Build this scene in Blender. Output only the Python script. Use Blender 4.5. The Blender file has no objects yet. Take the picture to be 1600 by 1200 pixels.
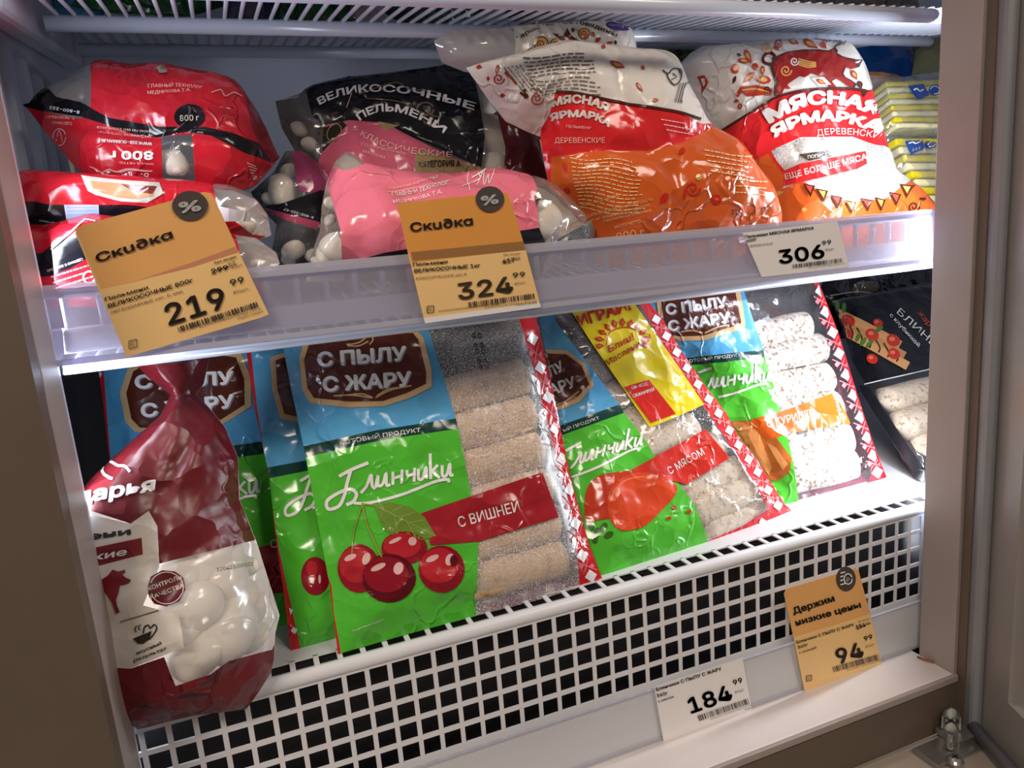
import bpy, bmesh, math, random
import numpy as np
from mathutils import Vector, Matrix
from mathutils.geometry import delaunay_2d_cdt, tessellate_polygon

SC = bpy.context.scene
COL = SC.collection
# ------------------------------------------------------------------ camera
F = 1133.936
CAM = np.array([0.091078, -0.43393931, 0.39787556])
RW = np.array([[0.93008834, -0.35853867, -0.07991062],
               [-0.14453276, -0.157196, -0.97693382],
               [0.33770692, 0.92018446, -0.19802675]])
cd = bpy.data.cameras.new('camera'); co = bpy.data.objects.new('camera', cd); COL.objects.link(co)
m = Matrix.Identity(4)
for i in range(3):
    m[i][0] = RW[0][i]; m[i][1] = -RW[1][i]; m[i][2] = -RW[2][i]; m[i][3] = CAM[i]
co.matrix_world = m
cd.sensor_fit = 'HORIZONTAL'; cd.sensor_width = 36; cd.lens = F / 1600 * 36
cd.clip_start = 0.01; cd.clip_end = 50
SC.camera = co
# ------------------------------------------------------------------ world, lamps, exposure
SC.view_settings.view_transform = 'Standard'; SC.view_settings.look = 'None'
SC.view_settings.gamma = 1; SC.view_settings.use_curve_mapping = False
SC.view_settings.exposure = 0.0
SC.cycles.transparent_max_bounces = 32
SC.cycles.max_bounces = 8
SC.cycles.caustics_reflective = False; SC.cycles.caustics_refractive = False
SC.cycles.sample_clamp_indirect = 4
W = bpy.data.worlds.new('store_air'); SC.world = W; W.use_nodes = True
W.node_tree.nodes['Background'].inputs[0].default_value = (1.0, .86, .74, 1)
W.node_tree.nodes['Background'].inputs[1].default_value = 0.12

def lamp(name, loc, target, sx, sy, power, col):
    l = bpy.data.lights.new(name, 'AREA'); l.shape = 'RECTANGLE'; l.size = sx; l.size_y = sy
    l.energy = power; l.color = col
    o = bpy.data.objects.new(name, l); COL.objects.link(o); o.location = loc
    d = (Vector(target) - Vector(loc)).normalized()
    up = Vector((0, 0, 1)) if abs(d.z) < .9 else Vector((0, 1, 0))
    zz = -d; xx = up.cross(zz).normalized(); yy = zz.cross(xx)
    o.rotation_euler = Matrix((xx, yy, zz)).transposed().to_euler()
    return o
# store ceiling lights behind the shopper, warm
lamp('store_ceiling_lamp', (-.9, -1.5, 1.9), (.3, 0, .3), .9, .4, 33, (1, .86, .73))
lamp('store_ceiling_lamp.001', (1.2, -1.5, 1.9), (.3, 0, .3), .9, .4, 24, (1, .86, .73))
# the freezer's own LED strips, one behind each jamb
lamp('led_lamp', (-.004, .026, .33), (.30, .13, .30), .012, .42, .50, (.80, .88, 1.0))
lamp('led_lamp.001', (.642, .02, .31), (.30, .10, .27), .014, .36, 1.35, (.88, .93, 1.0))

lamp('added_led_lamp', (.655, .02, .33), (.85, .30, .33), .014, .50, .9, (.88, .93, 1.0))  # extra strip facing the next bay, added to light the yellow packets

# ------------------------------------------------------------------ pixel helpers (traced photo points to world points)
def rays(p):
    p = np.atleast_2d(np.asarray(p, float))
    d = np.stack([(p[:, 0] - 800) / F, (p[:, 1] - 600) / F, np.ones(len(p))], 1)
    return d @ RW
def at(px, py, y=None, z=None, x=None):
    d = rays((px, py))[0]
    i, v = (0, x) if x is not None else (1, y) if y is not None else (2, z)
    return CAM + d * (v - CAM[i]) / d[i]

# ------------------------------------------------------------------ materials
def lin(h):
    h = h.lstrip('#'); c = [int(h[i:i + 2], 16) / 255 for i in (0, 2, 4)]
    return tuple((x / 12.92 if x <= .04045 else ((x + .055) / 1.055) ** 2.4) for x in c) + (1,)
MATS = {}
def base_mat(name):
    m = bpy.data.materials.new(name); m.use_nodes = True; MATS[name] = m
    nt = m.node_tree; return m, nt, nt.nodes['Principled BSDF']
def coords(nt):
    return nt.nodes.new('ShaderNodeTexCoord').outputs['Object']
def noise(nt, vec, scale, detail=3, rough=.55):
    n = nt.nodes.new('ShaderNodeTexNoise'); n.inputs['Scale'].default_value = scale
    n.inputs['Detail'].default_value = detail; n.inputs['Roughness'].default_value = rough
    nt.links.new(vec, n.inputs['Vector']); return n.outputs['Fac']
def ramp(nt, fac, p0, p1, c0=(0, 0, 0, 1), c1=(1, 1, 1, 1)):
    r = nt.nodes.new('ShaderNodeValToRGB'); e = r.color_ramp.elements
    e[0].position = p0; e[1].position = p1; e[0].color = c0; e[1].color = c1
    nt.links.new(fac, r.inputs[0]); return r.outputs[0]
def bump(nt, h, strength, dist):
    b = nt.nodes.new('ShaderNodeBump'); b.inputs['Strength'].default_value = strength
    b.inputs['Distance'].default_value = dist; nt.links.new(h, b.inputs['Height']); return b.outputs['Normal']
def crumple(nt, strength=.5):
    v = coords(nt)
    vo = nt.nodes.new('ShaderNodeTexVoronoi'); vo.feature = 'F1'; vo.inputs['Scale'].default_value = 38
    mix = nt.nodes.new('ShaderNodeVectorMath'); mix.operation = 'MULTIPLY_ADD'
    nz = nt.nodes.new('ShaderNodeTexNoise'); nz.inputs['Scale'].default_value = 30
    nt.links.new(v, nz.inputs['Vector']); nt.links.new(nz.outputs['Color'], mix.inputs[0])
    mix.inputs[1].default_value = (.03, .03, .03); nt.links.new(v, mix.inputs[2])
    nt.links.new(mix.outputs[0], vo.inputs['Vector'])
    ve = nt.nodes.new('ShaderNodeTexVoronoi'); ve.feature = 'DISTANCE_TO_EDGE'; ve.inputs['Scale'].default_value = 17
    m2 = nt.nodes.new('ShaderNodeVectorMath'); m2.operation = 'MULTIPLY_ADD'
    n2 = nt.nodes.new('ShaderNodeTexNoise'); n2.inputs['Scale'].default_value = 14; n2.inputs['Detail'].default_value = 3
    nt.links.new(v, n2.inputs['Vector']); nt.links.new(n2.outputs['Color'], m2.inputs[0]); m2.inputs[1].default_value = (.22, .22, .22); st = nt.nodes.new('ShaderNodeVectorMath'); st.operation = 'MULTIPLY'; st.inputs[1].default_value = (1.0, 1.0, .55); nt.links.new(v, st.inputs[0]); nt.links.new(st.outputs[0], m2.inputs[2]); nt.links.new(m2.outputs[0], ve.inputs['Vector'])
    rp = nt.nodes.new('ShaderNodeMapRange'); rp.interpolation_type = 'SMOOTHSTEP'; rp.inputs['From Max'].default_value = .07; rp.inputs['To Min'].default_value = .30; rp.inputs['To Max'].default_value = 0
    nt.links.new(ve.outputs['Distance'], rp.inputs['Value'])
    ad = nt.nodes.new('ShaderNodeMath'); ad.operation = 'MULTIPLY_ADD'; mk = ramp(nt, noise(nt, v, 9, 2), .46, .60); nt.links.new(rp.outputs[0], ad.inputs[0]); nt.links.new(mk, ad.inputs[1]); nt.links.new(vo.outputs['Distance'], ad.inputs[2])
    return bump(nt, ad.outputs[0], strength, .006)
def solid(name, hexc, rough=.5, var=0.0, spec=.5, metal=0.0, bmp=0.0, bscale=200):
    if name in MATS: return MATS[name]
    m, nt, b = base_mat(name); c = lin(hexc)
    b.inputs['Roughness'].default_value = rough; b.inputs['Metallic'].default_value = metal
    b.inputs['Specular IOR Level'].default_value = spec
    b.inputs['Base Color'].default_value = c
    if var:
        c1 = tuple(x * (1 - var) for x in c[:3]) + (1,)
        nt.links.new(ramp(nt, noise(nt, coords(nt), 25), .35, .7, c1, c), b.inputs['Base Color'])
    if bmp: nt.links.new(bump(nt, noise(nt, coords(nt), bscale), bmp, .001), b.inputs['Normal'])
    return m
def ink(hexc, rough=.17, crum=.35, coat=.0):
    name = 'print_' + hexc.lstrip('#') + ('' if crum == .35 and rough == .17 else '_%d_%d' % (crum * 100, rough * 100))
    if name in MATS: return MATS[name]
    m, nt, b = base_mat(name); c = lin(hexc)
    c1 = tuple(x * .93 for x in c[:3]) + (1,)
    nt.links.new(ramp(nt, noise(nt, coords(nt), 18), .35, .65, c1, c), b.inputs['Base Color'])
    b.inputs['Roughness'].default_value = rough
    if crum: nt.links.new(crumple(nt, crum * 1.9), b.inputs['Normal'])
    return m
def clear(name, frost=0.0, milky=.06, tint='#ffffff', gloss=.10, rough=.1, crum=.5, fscale=900, trans=0):
    if name in MATS: return MATS[name]
    m = bpy.data.materials.new(name); m.use_nodes = True; MATS[name] = m
    nt = m.node_tree; nt.nodes.remove(nt.nodes['Principled BSDF']); out = nt.nodes['Material Output']
    tr = nt.nodes.new('ShaderNodeBsdfTransparent'); tr.inputs[0].default_value = lin(tint)
    gl = nt.nodes.new('ShaderNodeBsdfGlossy'); gl.inputs['Roughness'].default_value = rough
    df = nt.nodes.new('ShaderNodeBsdfDiffuse'); df.inputs[0].default_value = lin('#e6e8ec')
    nrm = crumple(nt, crum) if crum else None
    if nrm: nt.links.new(nrm, gl.inputs['Normal'])
    lw = nt.nodes.new('ShaderNodeLayerWeight'); lw.inputs['Blend'].default_value = .25
    ma = nt.nodes.new('ShaderNodeMath'); ma.operation = 'MULTIPLY_ADD'
    ma.inputs[1].default_value = .5; ma.inputs[2].default_value = gloss
    nt.links.new(lw.outputs['Facing'], ma.inputs[0])
    m1 = nt.nodes.new('ShaderNodeMixShader'); nt.links.new(ma.outputs[0], m1.inputs[0])
    nt.links.new(tr.outputs[0], m1.inputs[1]); nt.links.new(gl.outputs[0], m1.inputs[2])
    m2 = nt.nodes.new('ShaderNodeMixShader'); nt.links.new(m1.outputs[0], m2.inputs[1]); nt.links.new(df.outputs[0], m2.inputs[2])
    if frost:
        v = coords(nt)
        fine = ramp(nt, noise(nt, v, fscale, 2), .52, .62)
        big = ramp(nt, noise(nt, v, 14, 2), .3, .7)
        mm = nt.nodes.new('ShaderNodeMath'); mm.operation = 'MULTIPLY_ADD'
        nt.links.new(fine, mm.inputs[0]); mm.inputs[1].default_value = frost; mm.inputs[2].default_value = milky
        m3 = nt.nodes.new('ShaderNodeMath'); m3.operation = 'MULTIPLY_ADD'
        nt.links.new(big, m3.inputs[0]); m3.inputs[1].default_value = .16 * frost; nt.links.new(mm.outputs[0], m3.inputs[2])
        nt.links.new(m3.outputs[0], m2.inputs[0])
    else: m2.inputs[0].default_value = milky
    nt.links.new(m2.outputs[0], out.inputs[0])
    if trans:
        tl = nt.nodes.new('ShaderNodeBsdfTranslucent'); tl.inputs[0].default_value = lin('#f2f0fa'); mt = nt.nodes.new('ShaderNodeMixShader'); mt.inputs[0].default_value = trans
        nt.links.new(df.outputs[0], mt.inputs[1]); nt.links.new(tl.outputs[0], mt.inputs[2]); nt.links.new(mt.outputs[0], m2.inputs[2])
    return m

# ------------------------------------------------------------------ object helpers
def thing(name, label, cat, loc=(0, 0, 0), group=None):
    o = bpy.data.objects.new(name, None); COL.objects.link(o); o.location = Vector([float(t) for t in loc])
    o['label'] = label; o['category'] = cat; o.empty_display_size = .02
    if group: o['group'] = group
    return o
def world_loc(o):
    v = Vector(o.location)
    while o.parent: o = o.parent; v += Vector(o.location)
    return np.array(v)
class MB:
    def __init__(s): s.v = []; s.f = []; s.m = []; s.mats = []
    def mi(s, mat):
        if mat not in s.mats: s.mats.append(mat)
        return s.mats.index(mat)
    def add(s, verts, faces, mat):
        k = len(s.v); s.v.extend([tuple(map(float, p)) for p in verts]); i = s.mi(mat)
        s.f.extend([tuple(int(a) + k for a in f) for f in faces]); s.m.extend([i] * len(faces)); return s
    def box(s, lo, hi, mat, R=None, o=(0, 0, 0)):
        (a, b, c), (d, e, f) = lo, hi
        v = np.array([(a, b, c), (d, b, c), (d, e, c), (a, e, c), (a, b, f), (d, b, f), (d, e, f), (a, e, f)], float)
        if R is not None: v = v @ np.array(R).T
        return s.add(v + np.array(o), [(0, 3, 2, 1), (4, 5, 6, 7), (0, 1, 5, 4), (1, 2, 6, 5), (2, 3, 7, 6), (3, 0, 4, 7)], mat)
    def tube(s, pts, r, mat, n=10, cap=True):
        pts = [np.array(p, float) for p in pts]; rings = []
        up = None
        for i, p in enumerate(pts):
            t = (pts[min(i + 1, len(pts) - 1)] - pts[max(i - 1, 0)]); t /= np.linalg.norm(t)
            if up is None: up = np.array([0, 0, 1.]) if abs(t[2]) < .9 else np.array([1., 0, 0])
            a = np.cross(up, t); a /= np.linalg.norm(a); b = np.cross(t, a); up = b
            rr = r[i] if hasattr(r, '__len__') else r
            rings.append([p + rr * (math.cos(q) * a + math.sin(q) * b) for q in np.arange(n) * 2 * math.pi / n])
        v = [q for rg in rings for q in rg]; f = []
        for i in range(len(pts) - 1):
            for j in range(n): f.append((i * n + j, i * n + (j + 1) % n, (i + 1) * n + (j + 1) % n, (i + 1) * n + j))
        if cap: f.append(tuple(range(n - 1, -1, -1))); f.append(tuple((len(pts) - 1) * n + j for j in range(n)))
        return s.add(v, f, mat)
    def build(s, name, parent=None, smooth=False, bevel=0, label=None, kind=None):
        me = bpy.data.meshes.new(name); off = world_loc(parent) if parent else np.zeros(3)
        me.from_pydata([tuple(np.array(p) - off) for p in s.v], [], s.f)
        for mt in s.mats: me.materials.append(mt)
        me.polygons.foreach_set('material_index', s.m)
        if smooth: me.polygons.foreach_set('use_smooth', [True] * len(s.f))
        me.update()
        o = bpy.data.objects.new(name, me); COL.objects.link(o)
        if parent: o.parent = parent
        if bevel:
            b = o.modifiers.new('bevel', 'BEVEL'); b.width = bevel; b.segments = 2; b.limit_method = 'ANGLE'
        if label: o['label'] = label
        if kind: o['kind'] = kind
        return o

# ------------------------------------------------------------------ glyphs and flat artwork in photo pixels
FONTS = {}
def font(k):
    if k == 'i' and 'i' not in FONTS:
        try: FONTS['i'] = bpy.data.fonts.load(bpy.utils.system_resource('DATAFILES', path='fonts') + '/Inter.woff2')
        except Exception: FONTS['i'] = None
    return FONTS.get(k)
GC = {}
def glyphs(s, bold=0.0, fk='i'):
    key = (s, bold, fk)
    if key in GC: return GC[key]
    c = bpy.data.curves.new('t', 'FONT'); c.body = s; c.resolution_u = 3
    f = font(fk)
    if f: c.font = f
    o = bpy.data.objects.new('t', c); COL.objects.link(o)
    dg = bpy.context.evaluated_depsgraph_get(); e = o.evaluated_get(dg); me = e.to_mesh(); me.calc_loop_triangles()
    v = np.array([p.co[:2] for p in me.vertices]).reshape(-1, 2); t = np.array([list(q.vertices) for q in me.loop_triangles]).reshape(-1, 3)
    e.to_mesh_clear(); bpy.data.objects.remove(o); bpy.data.curves.remove(c)
    GC[key] = (v, t); return v, t
def refine(v, t, L, it=5):
    v = [tuple(p) for p in v]; t = [tuple(q) for q in t]
    for _ in range(it):
        mid = {}; P = np.array(v)
        def long(a, b): return (P[a][0] - P[b][0]) ** 2 + (P[a][1] - P[b][1]) ** 2 > L * L
        def md(a, b):
            k = (min(a, b), max(a, b))
            if k not in mid: mid[k] = len(v); v.append(((v[a][0] + v[b][0]) / 2, (v[a][1] + v[b][1]) / 2))
            return mid[k]
        o = []; ch = False
        for a, b, c in t:
            e = (long(a, b), long(b, c), long(c, a)); n = sum(e)
            if n == 0: o.append((a, b, c)); continue
            ch = True
            while not ((n == 1 and e[0]) or (n == 2 and e[0] and e[1]) or n == 3):
                a, b, c = b, c, a; e = (e[1], e[2], e[0])
            if n == 1: x = md(a, b); o += [(a, x, c), (x, b, c)]
            elif n == 2: x = md(a, b); y = md(b, c); o += [(x, b, y), (a, x, y), (a, y, c)]
            else: x = md(a, b); y = md(b, c); z = md(c, a); o += [(a, x, z), (x, b, y), (z, y, c), (x, y, z)]
        t = o
        if not ch: break
    return np.array(v), t
def bez(p0, pm, p1, t):
    t = t[:, None]; p0, pm, p1 = map(np.array, (p0, pm, p1))
    q = 2 * pm - (p0 + p1) / 2
    return (1 - t) ** 2 * p0 + 2 * t * (1 - t) * q + t * t * p1, 2 * (1 - t) * (q - p0) + 2 * t * (p1 - q)
def textpx(s, p0, p1, h, bold=.0, pm=None, up=None, h1=None, shear=0.0, fk='i', L=9):
    """text between two baseline pixels; h cap height in pixels; pm a mid point for a curved baseline"""
    v, t = glyphs(s, 0, fk)
    if not len(v): return v, []
    v, t = refine(v, t, .25 if L > 5 else .15, 3)
    if bold:
        b = bold * .62; k = len(v); t0 = t; v0 = v; v = np.vstack([v0 + (b * x, b * y) for x, y in ((1, 0), (-1, 0), (0, 1), (0, -1), (.7, .7), (-.7, .7), (.7, -.7), (-.7, -.7))]); t = [tuple(a + k * j for a in f) for j in range(8) for f in t0]
    x0, x1 = v[:, 0].min(), v[:, 0].max(); capy = {'i': .727}.get(fk, .73) * 1.0
    u = (v[:, 0] - x0) / (x1 - x0); hh = v[:, 1] / capy
    if pm is None: pm = ((p0[0] + p1[0]) / 2, (p0[1] + p1[1]) / 2)
    P, D = bez(p0, pm, p1, u); D = D / np.linalg.norm(D, axis=1)[:, None]
    N = np.stack([D[:, 1], -D[:, 0]], 1) if up is None else np.tile(np.array(up, float) / np.linalg.norm(up), (len(u), 1))
    hs = h + ((h1 if h1 is not None else h) - h) * u
    return P + N * (hh * hs)[:, None] + D * (hh * hs * shear)[:, None], t
def polypx(p, L=9):
    t = tessellate_polygon([[Vector((a, b, 0)) for a, b in p]])
    return refine(p, t, L, 6)
def ell(cx, cy, rx, ry, a=0, n=22, a0=0, a1=360):
    a = math.radians(a); o = []
    for q in np.radians(np.linspace(a0, a1, n, endpoint=(a1 - a0 < 360))):
        x, y = rx * math.cos(q), ry * math.sin(q)
        o.append((cx + x * math.cos(a) - y * math.sin(a), cy + x * math.sin(a) + y * math.cos(a)))
    return o
def smooth_pts(p, k=5):
    p = np.array(p, float); o = []
    q = np.vstack([2 * p[0] - p[1], p, 2 * p[-1] - p[-2]])
    for i in range(1, len(q) - 2):
        a, b, c, d = q[i - 1:i + 3]
        for t in np.arange(k) / k:
            o.append(.5 * (2 * b + (c - a) * t + (2 * a - 5 * b + 4 * c - d) * t * t + (3 * b - a - 3 * c + d) * t ** 3))
    o.append(p[-1]); return np.array(o)
def strokepx(p, w, smooth=True, w1=None):
    p = smooth_pts(p) if smooth and len(p) > 2 else np.array(p, float)
    d = np.gradient(p, axis=0); d /= (np.linalg.norm(d, axis=1)[:, None] + 1e-9); n = np.stack([-d[:, 1], d[:, 0]], 1)
    ws = np.linspace(w, w if w1 is None else w1, len(p))[:, None] / 2
    v = np.empty((2 * len(p), 2)); v[0::2] = p + n * ws; v[1::2] = p - n * ws
    t = []
    for i in range(len(p) - 1): t += [(2 * i, 2 * i + 1, 2 * i + 2), (2 * i + 1, 2 * i + 3, 2 * i + 2)]
    return refine(v, t, 9, 5)

# ------------------------------------------------------------------ inflated film bags
def vnoise(a, b, sc, seed):
    r = np.random.default_rng(seed).random((64, 64)); x = a / sc; y = b / sc
    i = np.floor(x).astype(int); j = np.floor(y).astype(int); u = x - i; w = y - j
    u = u * u * (3 - 2 * u); w = w * w * (3 - 2 * w); g = lambda p, q: r[p % 64, q % 64]
    return g(i, j) * (1 - u) * (1 - w) + g(i + 1, j) * u * (1 - w) + g(i, j + 1) * (1 - u) * w + g(i + 1, j + 1) * u * w
def inside(px, py, poly):
    r = np.zeros(px.shape, bool); n = len(poly)
    for i in range(n):
        x0, y0 = poly[i]; x1, y1 = poly[i - 1]
        if y0 == y1: continue
        r ^= ((y0 > py) != (y1 > py)) & (px < (x1 - x0) * (py - y0) / (y1 - y0) + x0)
    return r
def segdist(px, py, p, closed=True):
    d = np.full(px.shape, 1e9); n = len(p)
    for i in range(n if closed else n - 1):
        a = p[i]; b = p[(i + 1) % n]; ab = b - a; l = ab @ ab + 1e-12
        t = np.clip(((px - a[0]) * ab[0] + (py - a[1]) * ab[1]) / l, 0, 1)
        d = np.minimum(d, np.hypot(px - a[0] - t * ab[0], py - a[1] - t * ab[1]))
    return d
def ccw(V, fc):
    p = np.array([V[i] for i in fc]); x, y = p[:, 0], p[:, 1]
    return fc if (x * np.roll(y, -1) - y * np.roll(x, -1)).sum() > 0 else fc[::-1]
class Film:
    """a sealed film bag: a base plane set by three photo points at known depths, an outline, and a swelling towards the shopper"""
    def __init__(s, plane, outline, T, r, wr=.0015, wsc=.03, seed=1, step=.0042, bumps=(), ridges=(), creases=(), dens=14, on=None, lift=.0013, soft=False):
        P = [at(a, b, y=c) for a, b, c in plane]; s.P0 = P[0]
        e1 = P[1] - P[0]; e1 /= np.linalg.norm(e1); n = np.cross(e1, P[2] - P[0]); n /= np.linalg.norm(n)
        if n @ (CAM - P[0]) < 0: n = -n
        s.e1, s.n = e1, n; s.e2 = np.cross(n, e1); s.step = step
        op = []
        for i in range(len(outline)):
            a = np.array(outline[i], float); b = np.array(outline[(i + 1) % len(outline)], float)
            k = max(1, int(np.linalg.norm(b - a) / dens)); op += [a + (b - a) * j / k for j in range(k)]
        s.px = outline; s.out = on.unproj(np.array(op)) if on else s.to2(op, 0.0)
        if on: s.P0, s.e1, s.e2, s.n = on.P0, on.e1, on.e2, on.n
        c = s.cell = .002; lo = s.out.min(0) - .01; hi = s.out.max(0) + .01; s.lo = lo
        nx, ny = (np.ceil((hi - lo) / c)).astype(int) + 1
        A, B = np.meshgrid(lo[0] + np.arange(nx) * c, lo[1] + np.arange(ny) * c, indexing='ij')
        ins = inside(A, B, s.out); d = segdist(A, B, s.out) * ins; s.D = d
        t = np.clip(d / r, 0, 1); h = T * np.sqrt(np.maximum(1 - (1 - t) ** 2, 0)) if not soft else T * t * t * (3 - 2 * t)
        def blur(h, k):
            for _ in range(k):
                g = np.pad(h, 1, mode='edge'); h = (g[:-2, 1:-1] + g[2:, 1:-1] + g[1:-1, :-2] + g[1:-1, 2:] + 2 * h) / 6
            return h
        h = blur(h, 12)
        tp = np.clip(d / .012, 0, 1)
        for (bx, by, br, bh) in bumps:
            q = s.to2([(bx, by)], T * .8)[0]; rr = np.hypot(A - q[0], B - q[1]) / br
            h = np.maximum(h, h + bh * np.sqrt(np.clip(1 - rr * rr, 0, 1)) * tp) if bh > 0 else h + bh * np.exp(-rr * rr) * tp
        for (p0, p1, br, bh) in ridges:
            q = s.to2([p0, p1], T * .8); dd = segdist(A, B, q, False) / br
            h = h + bh * np.sqrt(np.clip(1 - dd * dd, 0, 1)) * tp
        h = blur(h, 3)
        for (pts, dep, wd) in creases:
            q = s.to2(pts, T * .8); dd = segdist(A, B, q, False) / wd
            h = h - dep * np.exp(-np.abs(dd) ** 1.3) * tp
        if wr:
            u = A + .3 * wsc * vnoise(A, B, wsc * 1.3, seed + 5); w = B + .3 * wsc * vnoise(A, B, wsc * 1.1, seed + 6)
            rn = 1 - np.abs(2 * vnoise(u + 3, w + 3, wsc, seed) - 1) * 1.6
            r2 = 1 - np.abs(2 * vnoise(u + 7, w * 1.7 + 3, wsc * .45, seed + 2) - 1) * 1.6
            h = h + tp * (wr * rn + wr * .35 * r2 + wr * 2.0 * (vnoise(A + 9, B + 9, wsc * 2.2, seed + 9) - .5))
        h = blur(h, 1)
        h = np.maximum(h, 0) * np.clip(d / .004, 0, 1); s.H = h; s.T = T
        if on: s.H = (on.h(np.stack([A, B], -1).reshape(-1, 2)) + lift).reshape(A.shape)
        s.regions = []; s.over = []
    def to2(s, p, h):
        d = rays(p); h = np.asarray(h, float)
        t = ((s.P0 - CAM) @ s.n + h) / (d @ s.n); q = CAM + d * t[:, None] - s.P0
        return np.stack([q @ s.e1, q @ s.e2], 1)
    def h(s, q):
        g = (q - s.lo) / s.cell; nx, ny = s.H.shape
        x = np.clip(g[:, 0], 0, nx - 1.001); y = np.clip(g[:, 1], 0, ny - 1.001); i = x.astype(int); j = y.astype(int); u = x - i; w = y - j
        H = s.H
        return H[i, j] * (1 - u) * (1 - w) + H[i + 1, j] * u * (1 - w) + H[i, j + 1] * (1 - u) * w + H[i + 1, j + 1] * u * w
    def unproj(s, p):
        h = np.zeros(len(p))
        for _ in range(6): q = s.to2(p, h); h = .5 * h + .5 * s.h(q)
        return q
    def to3(s, q, h): return s.P0 + q[:, :1] * s.e1 + q[:, 1:2] * s.e2 + np.asarray(h).reshape(-1, 1) * s.n
    def point(s, px, py, dh=0.0):
        q = s.unproj(np.array([[px, py]], float)); return s.to3(q, s.h(q) + dh)[0]
    def region(s, poly, mat): s.regions.append((poly, mat)); return s
    def art(s, vt, mat, layer=0): s.over.append((vt[0], vt[1], mat, layer)); return s
    def text(s, t, p0, p1, h, mat, layer=2, **k): return s.art(textpx(t, p0, p1, h, **k), mat, layer)
    def poly(s, p, mat, layer=1): return s.art(polypx(p), mat, layer)
    def stroke(s, p, w, mat, layer=2, **k): return s.art(strokepx(p, w, **k), mat, layer)
    def grid(s):
        st = s.step; lo, hi = s.out.min(0), s.out.max(0); pts = []
        ny = int((hi[1] - lo[1]) / (st * .87)) + 1
        for j in range(ny):
            x = np.arange(lo[0] + (st / 2 if j % 2 else 0), hi[0], st); pts.append(np.stack([x, np.full(len(x), lo[1] + j * st * .87)], 1))
        p = np.vstack(pts); p = p[inside(p[:, 0], p[:, 1], s.out)]
        return p[segdist(p[:, 0], p[:, 1], s.out) > st * .45]
    def build(s, name, parent, base, back=.5, backmat=None, label=None):
        mb = MB(); g = s.grid(); n = len(s.out)
        V = list(s.out); Fs = [list(range(n))]
        for poly, mat in s.regions:
            pp = []
            for i in range(len(poly)):
                a = np.array(poly[i], float); b = np.array(poly[(i + 1) % len(poly)], float)
                k = max(1, int(np.linalg.norm(b - a) / 8)); pp += [a + (b - a) * j / k for j in range(k)]
            q = s.unproj(np.array(pp)); Fs.append(list(range(len(V), len(V) + len(q)))); V += list(q)
        V += list(g)
        Fs = [ccw(V, fc) for fc in Fs]
        r = delaunay_2d_cdt([Vector((float(p[0]), float(p[1]))) for p in V], [], Fs, 1, 1e-6)
        q = np.array([(p.x, p.y) for p in r[0]]); h = s.h(q)
        P = s.to3(q, h)
        # keep triangles of the outline, coloured by the last region holding them
        by = {}
        for f, of in zip(r[2], r[5]):
            if 0 not in of: continue
            k = max(of); mt = base if k == 0 else s.regions[k - 1][1]
            f = list(f)
            a = q[f[1]] - q[f[0]]; b = q[f[2]] - q[f[0]]
            if a[0] * b[1] - a[1] * b[0] < 0: f = f[::-1]
            by.setdefault(mt.name, (mt, []))[1].append(f)
        mi = {}
        k0 = len(mb.v); mb.v.extend([tuple(p) for p in P])
        for nm, (mt, fs) in by.items():
            i = mb.mi(mt); mb.f.extend([tuple(a + k0 for a in f) for f in fs]); mb.m.extend([i] * len(fs))
        if back:
            gb = g[::2]
            r = delaunay_2d_cdt([Vector((float(p[0]), float(p[1]))) for p in list(s.out) + list(gb)], [], [ccw(s.out, list(range(n)))], 1, 1e-6)
            q = np.array([(p.x, p.y) for p in r[0]]); P = s.to3(q, -s.h(q) * back); fs = []
            for f, of in zip(r[2], r[5]):
                if 0 not in of: continue
                f = list(f); a = q[f[1]] - q[f[0]]; b = q[f[2]] - q[f[0]]
                if a[0] * b[1] - a[1] * b[0] > 0: f = f[::-1]
                fs.append(f)
            mb.add(P, fs, backmat or base)
        for v, t, mat, layer in s.over:
            if not len(v): continue
            q = s.unproj(np.asarray(v, float)); ok = inside(q[:, 0], q[:, 1], s.out)
            P = s.to3(q, s.h(q) + .00045 + .00016 * layer); fs = []
            for f in t:
                if not (ok[f[0]] and ok[f[1]] and ok[f[2]]): continue
                a = q[f[1]] - q[f[0]]; b = q[f[2]] - q[f[0]]
                fs.append(tuple(f) if a[0] * b[1] - a[1] * b[0] > 0 else tuple(f[::-1]))
            mb.add(P, fs, mat)
        return mb.build(name, parent, smooth=True, label=label)
def base_of(film):
    p = film.to3(film.out, 0); c = p.mean(0); return (c[0], c[1], p[:, 2].min())
# ================================================================== the freezer
WD = .62
white = solid('white_enamel', '#dfe0e6', .32, var=.03)
coolwhite = solid('white_liner', '#c9cfde', .45, var=.05)
greyal = solid('grey_frame_paint', '#9c918c', .42, var=.05, bmp=.05)
brownal = solid('brown_frame_paint', '#5f5247', .45, var=.06)
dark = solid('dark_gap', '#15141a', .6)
zinc = solid('zinc_plate', '#b9bab6', .28, metal=.9, var=.1)
fr = thing('freezer_cabinet', 'upright glass-door freezer with grey frame and white interior, its door open at right', 'freezer', (.31, .15, -.06))
# jambs
mb = MB(); mb.box((-.34, -.034, -.06), (0, 0, .85), greyal)
mb.build('jamb', fr, bevel=.0008)
mb = MB(); mb.box((-.34, -.048, -.06), (-.0003, -.0345, .85), brownal)
mb.build('door_stop', fr, label='brown face of the left jamb')
mb = MB(); mb.box((WD, -.034, -.06), (WD + .03, 0, .85), greyal)
mb.build('jamb', fr, bevel=.0008)
mb = MB(); mb.box((WD + .0035, -.042, -.06), (WD + .05, -.0345, .85), brownal)
mb.build('door_stop', fr, label='brown edge strip on the right jamb')
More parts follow.
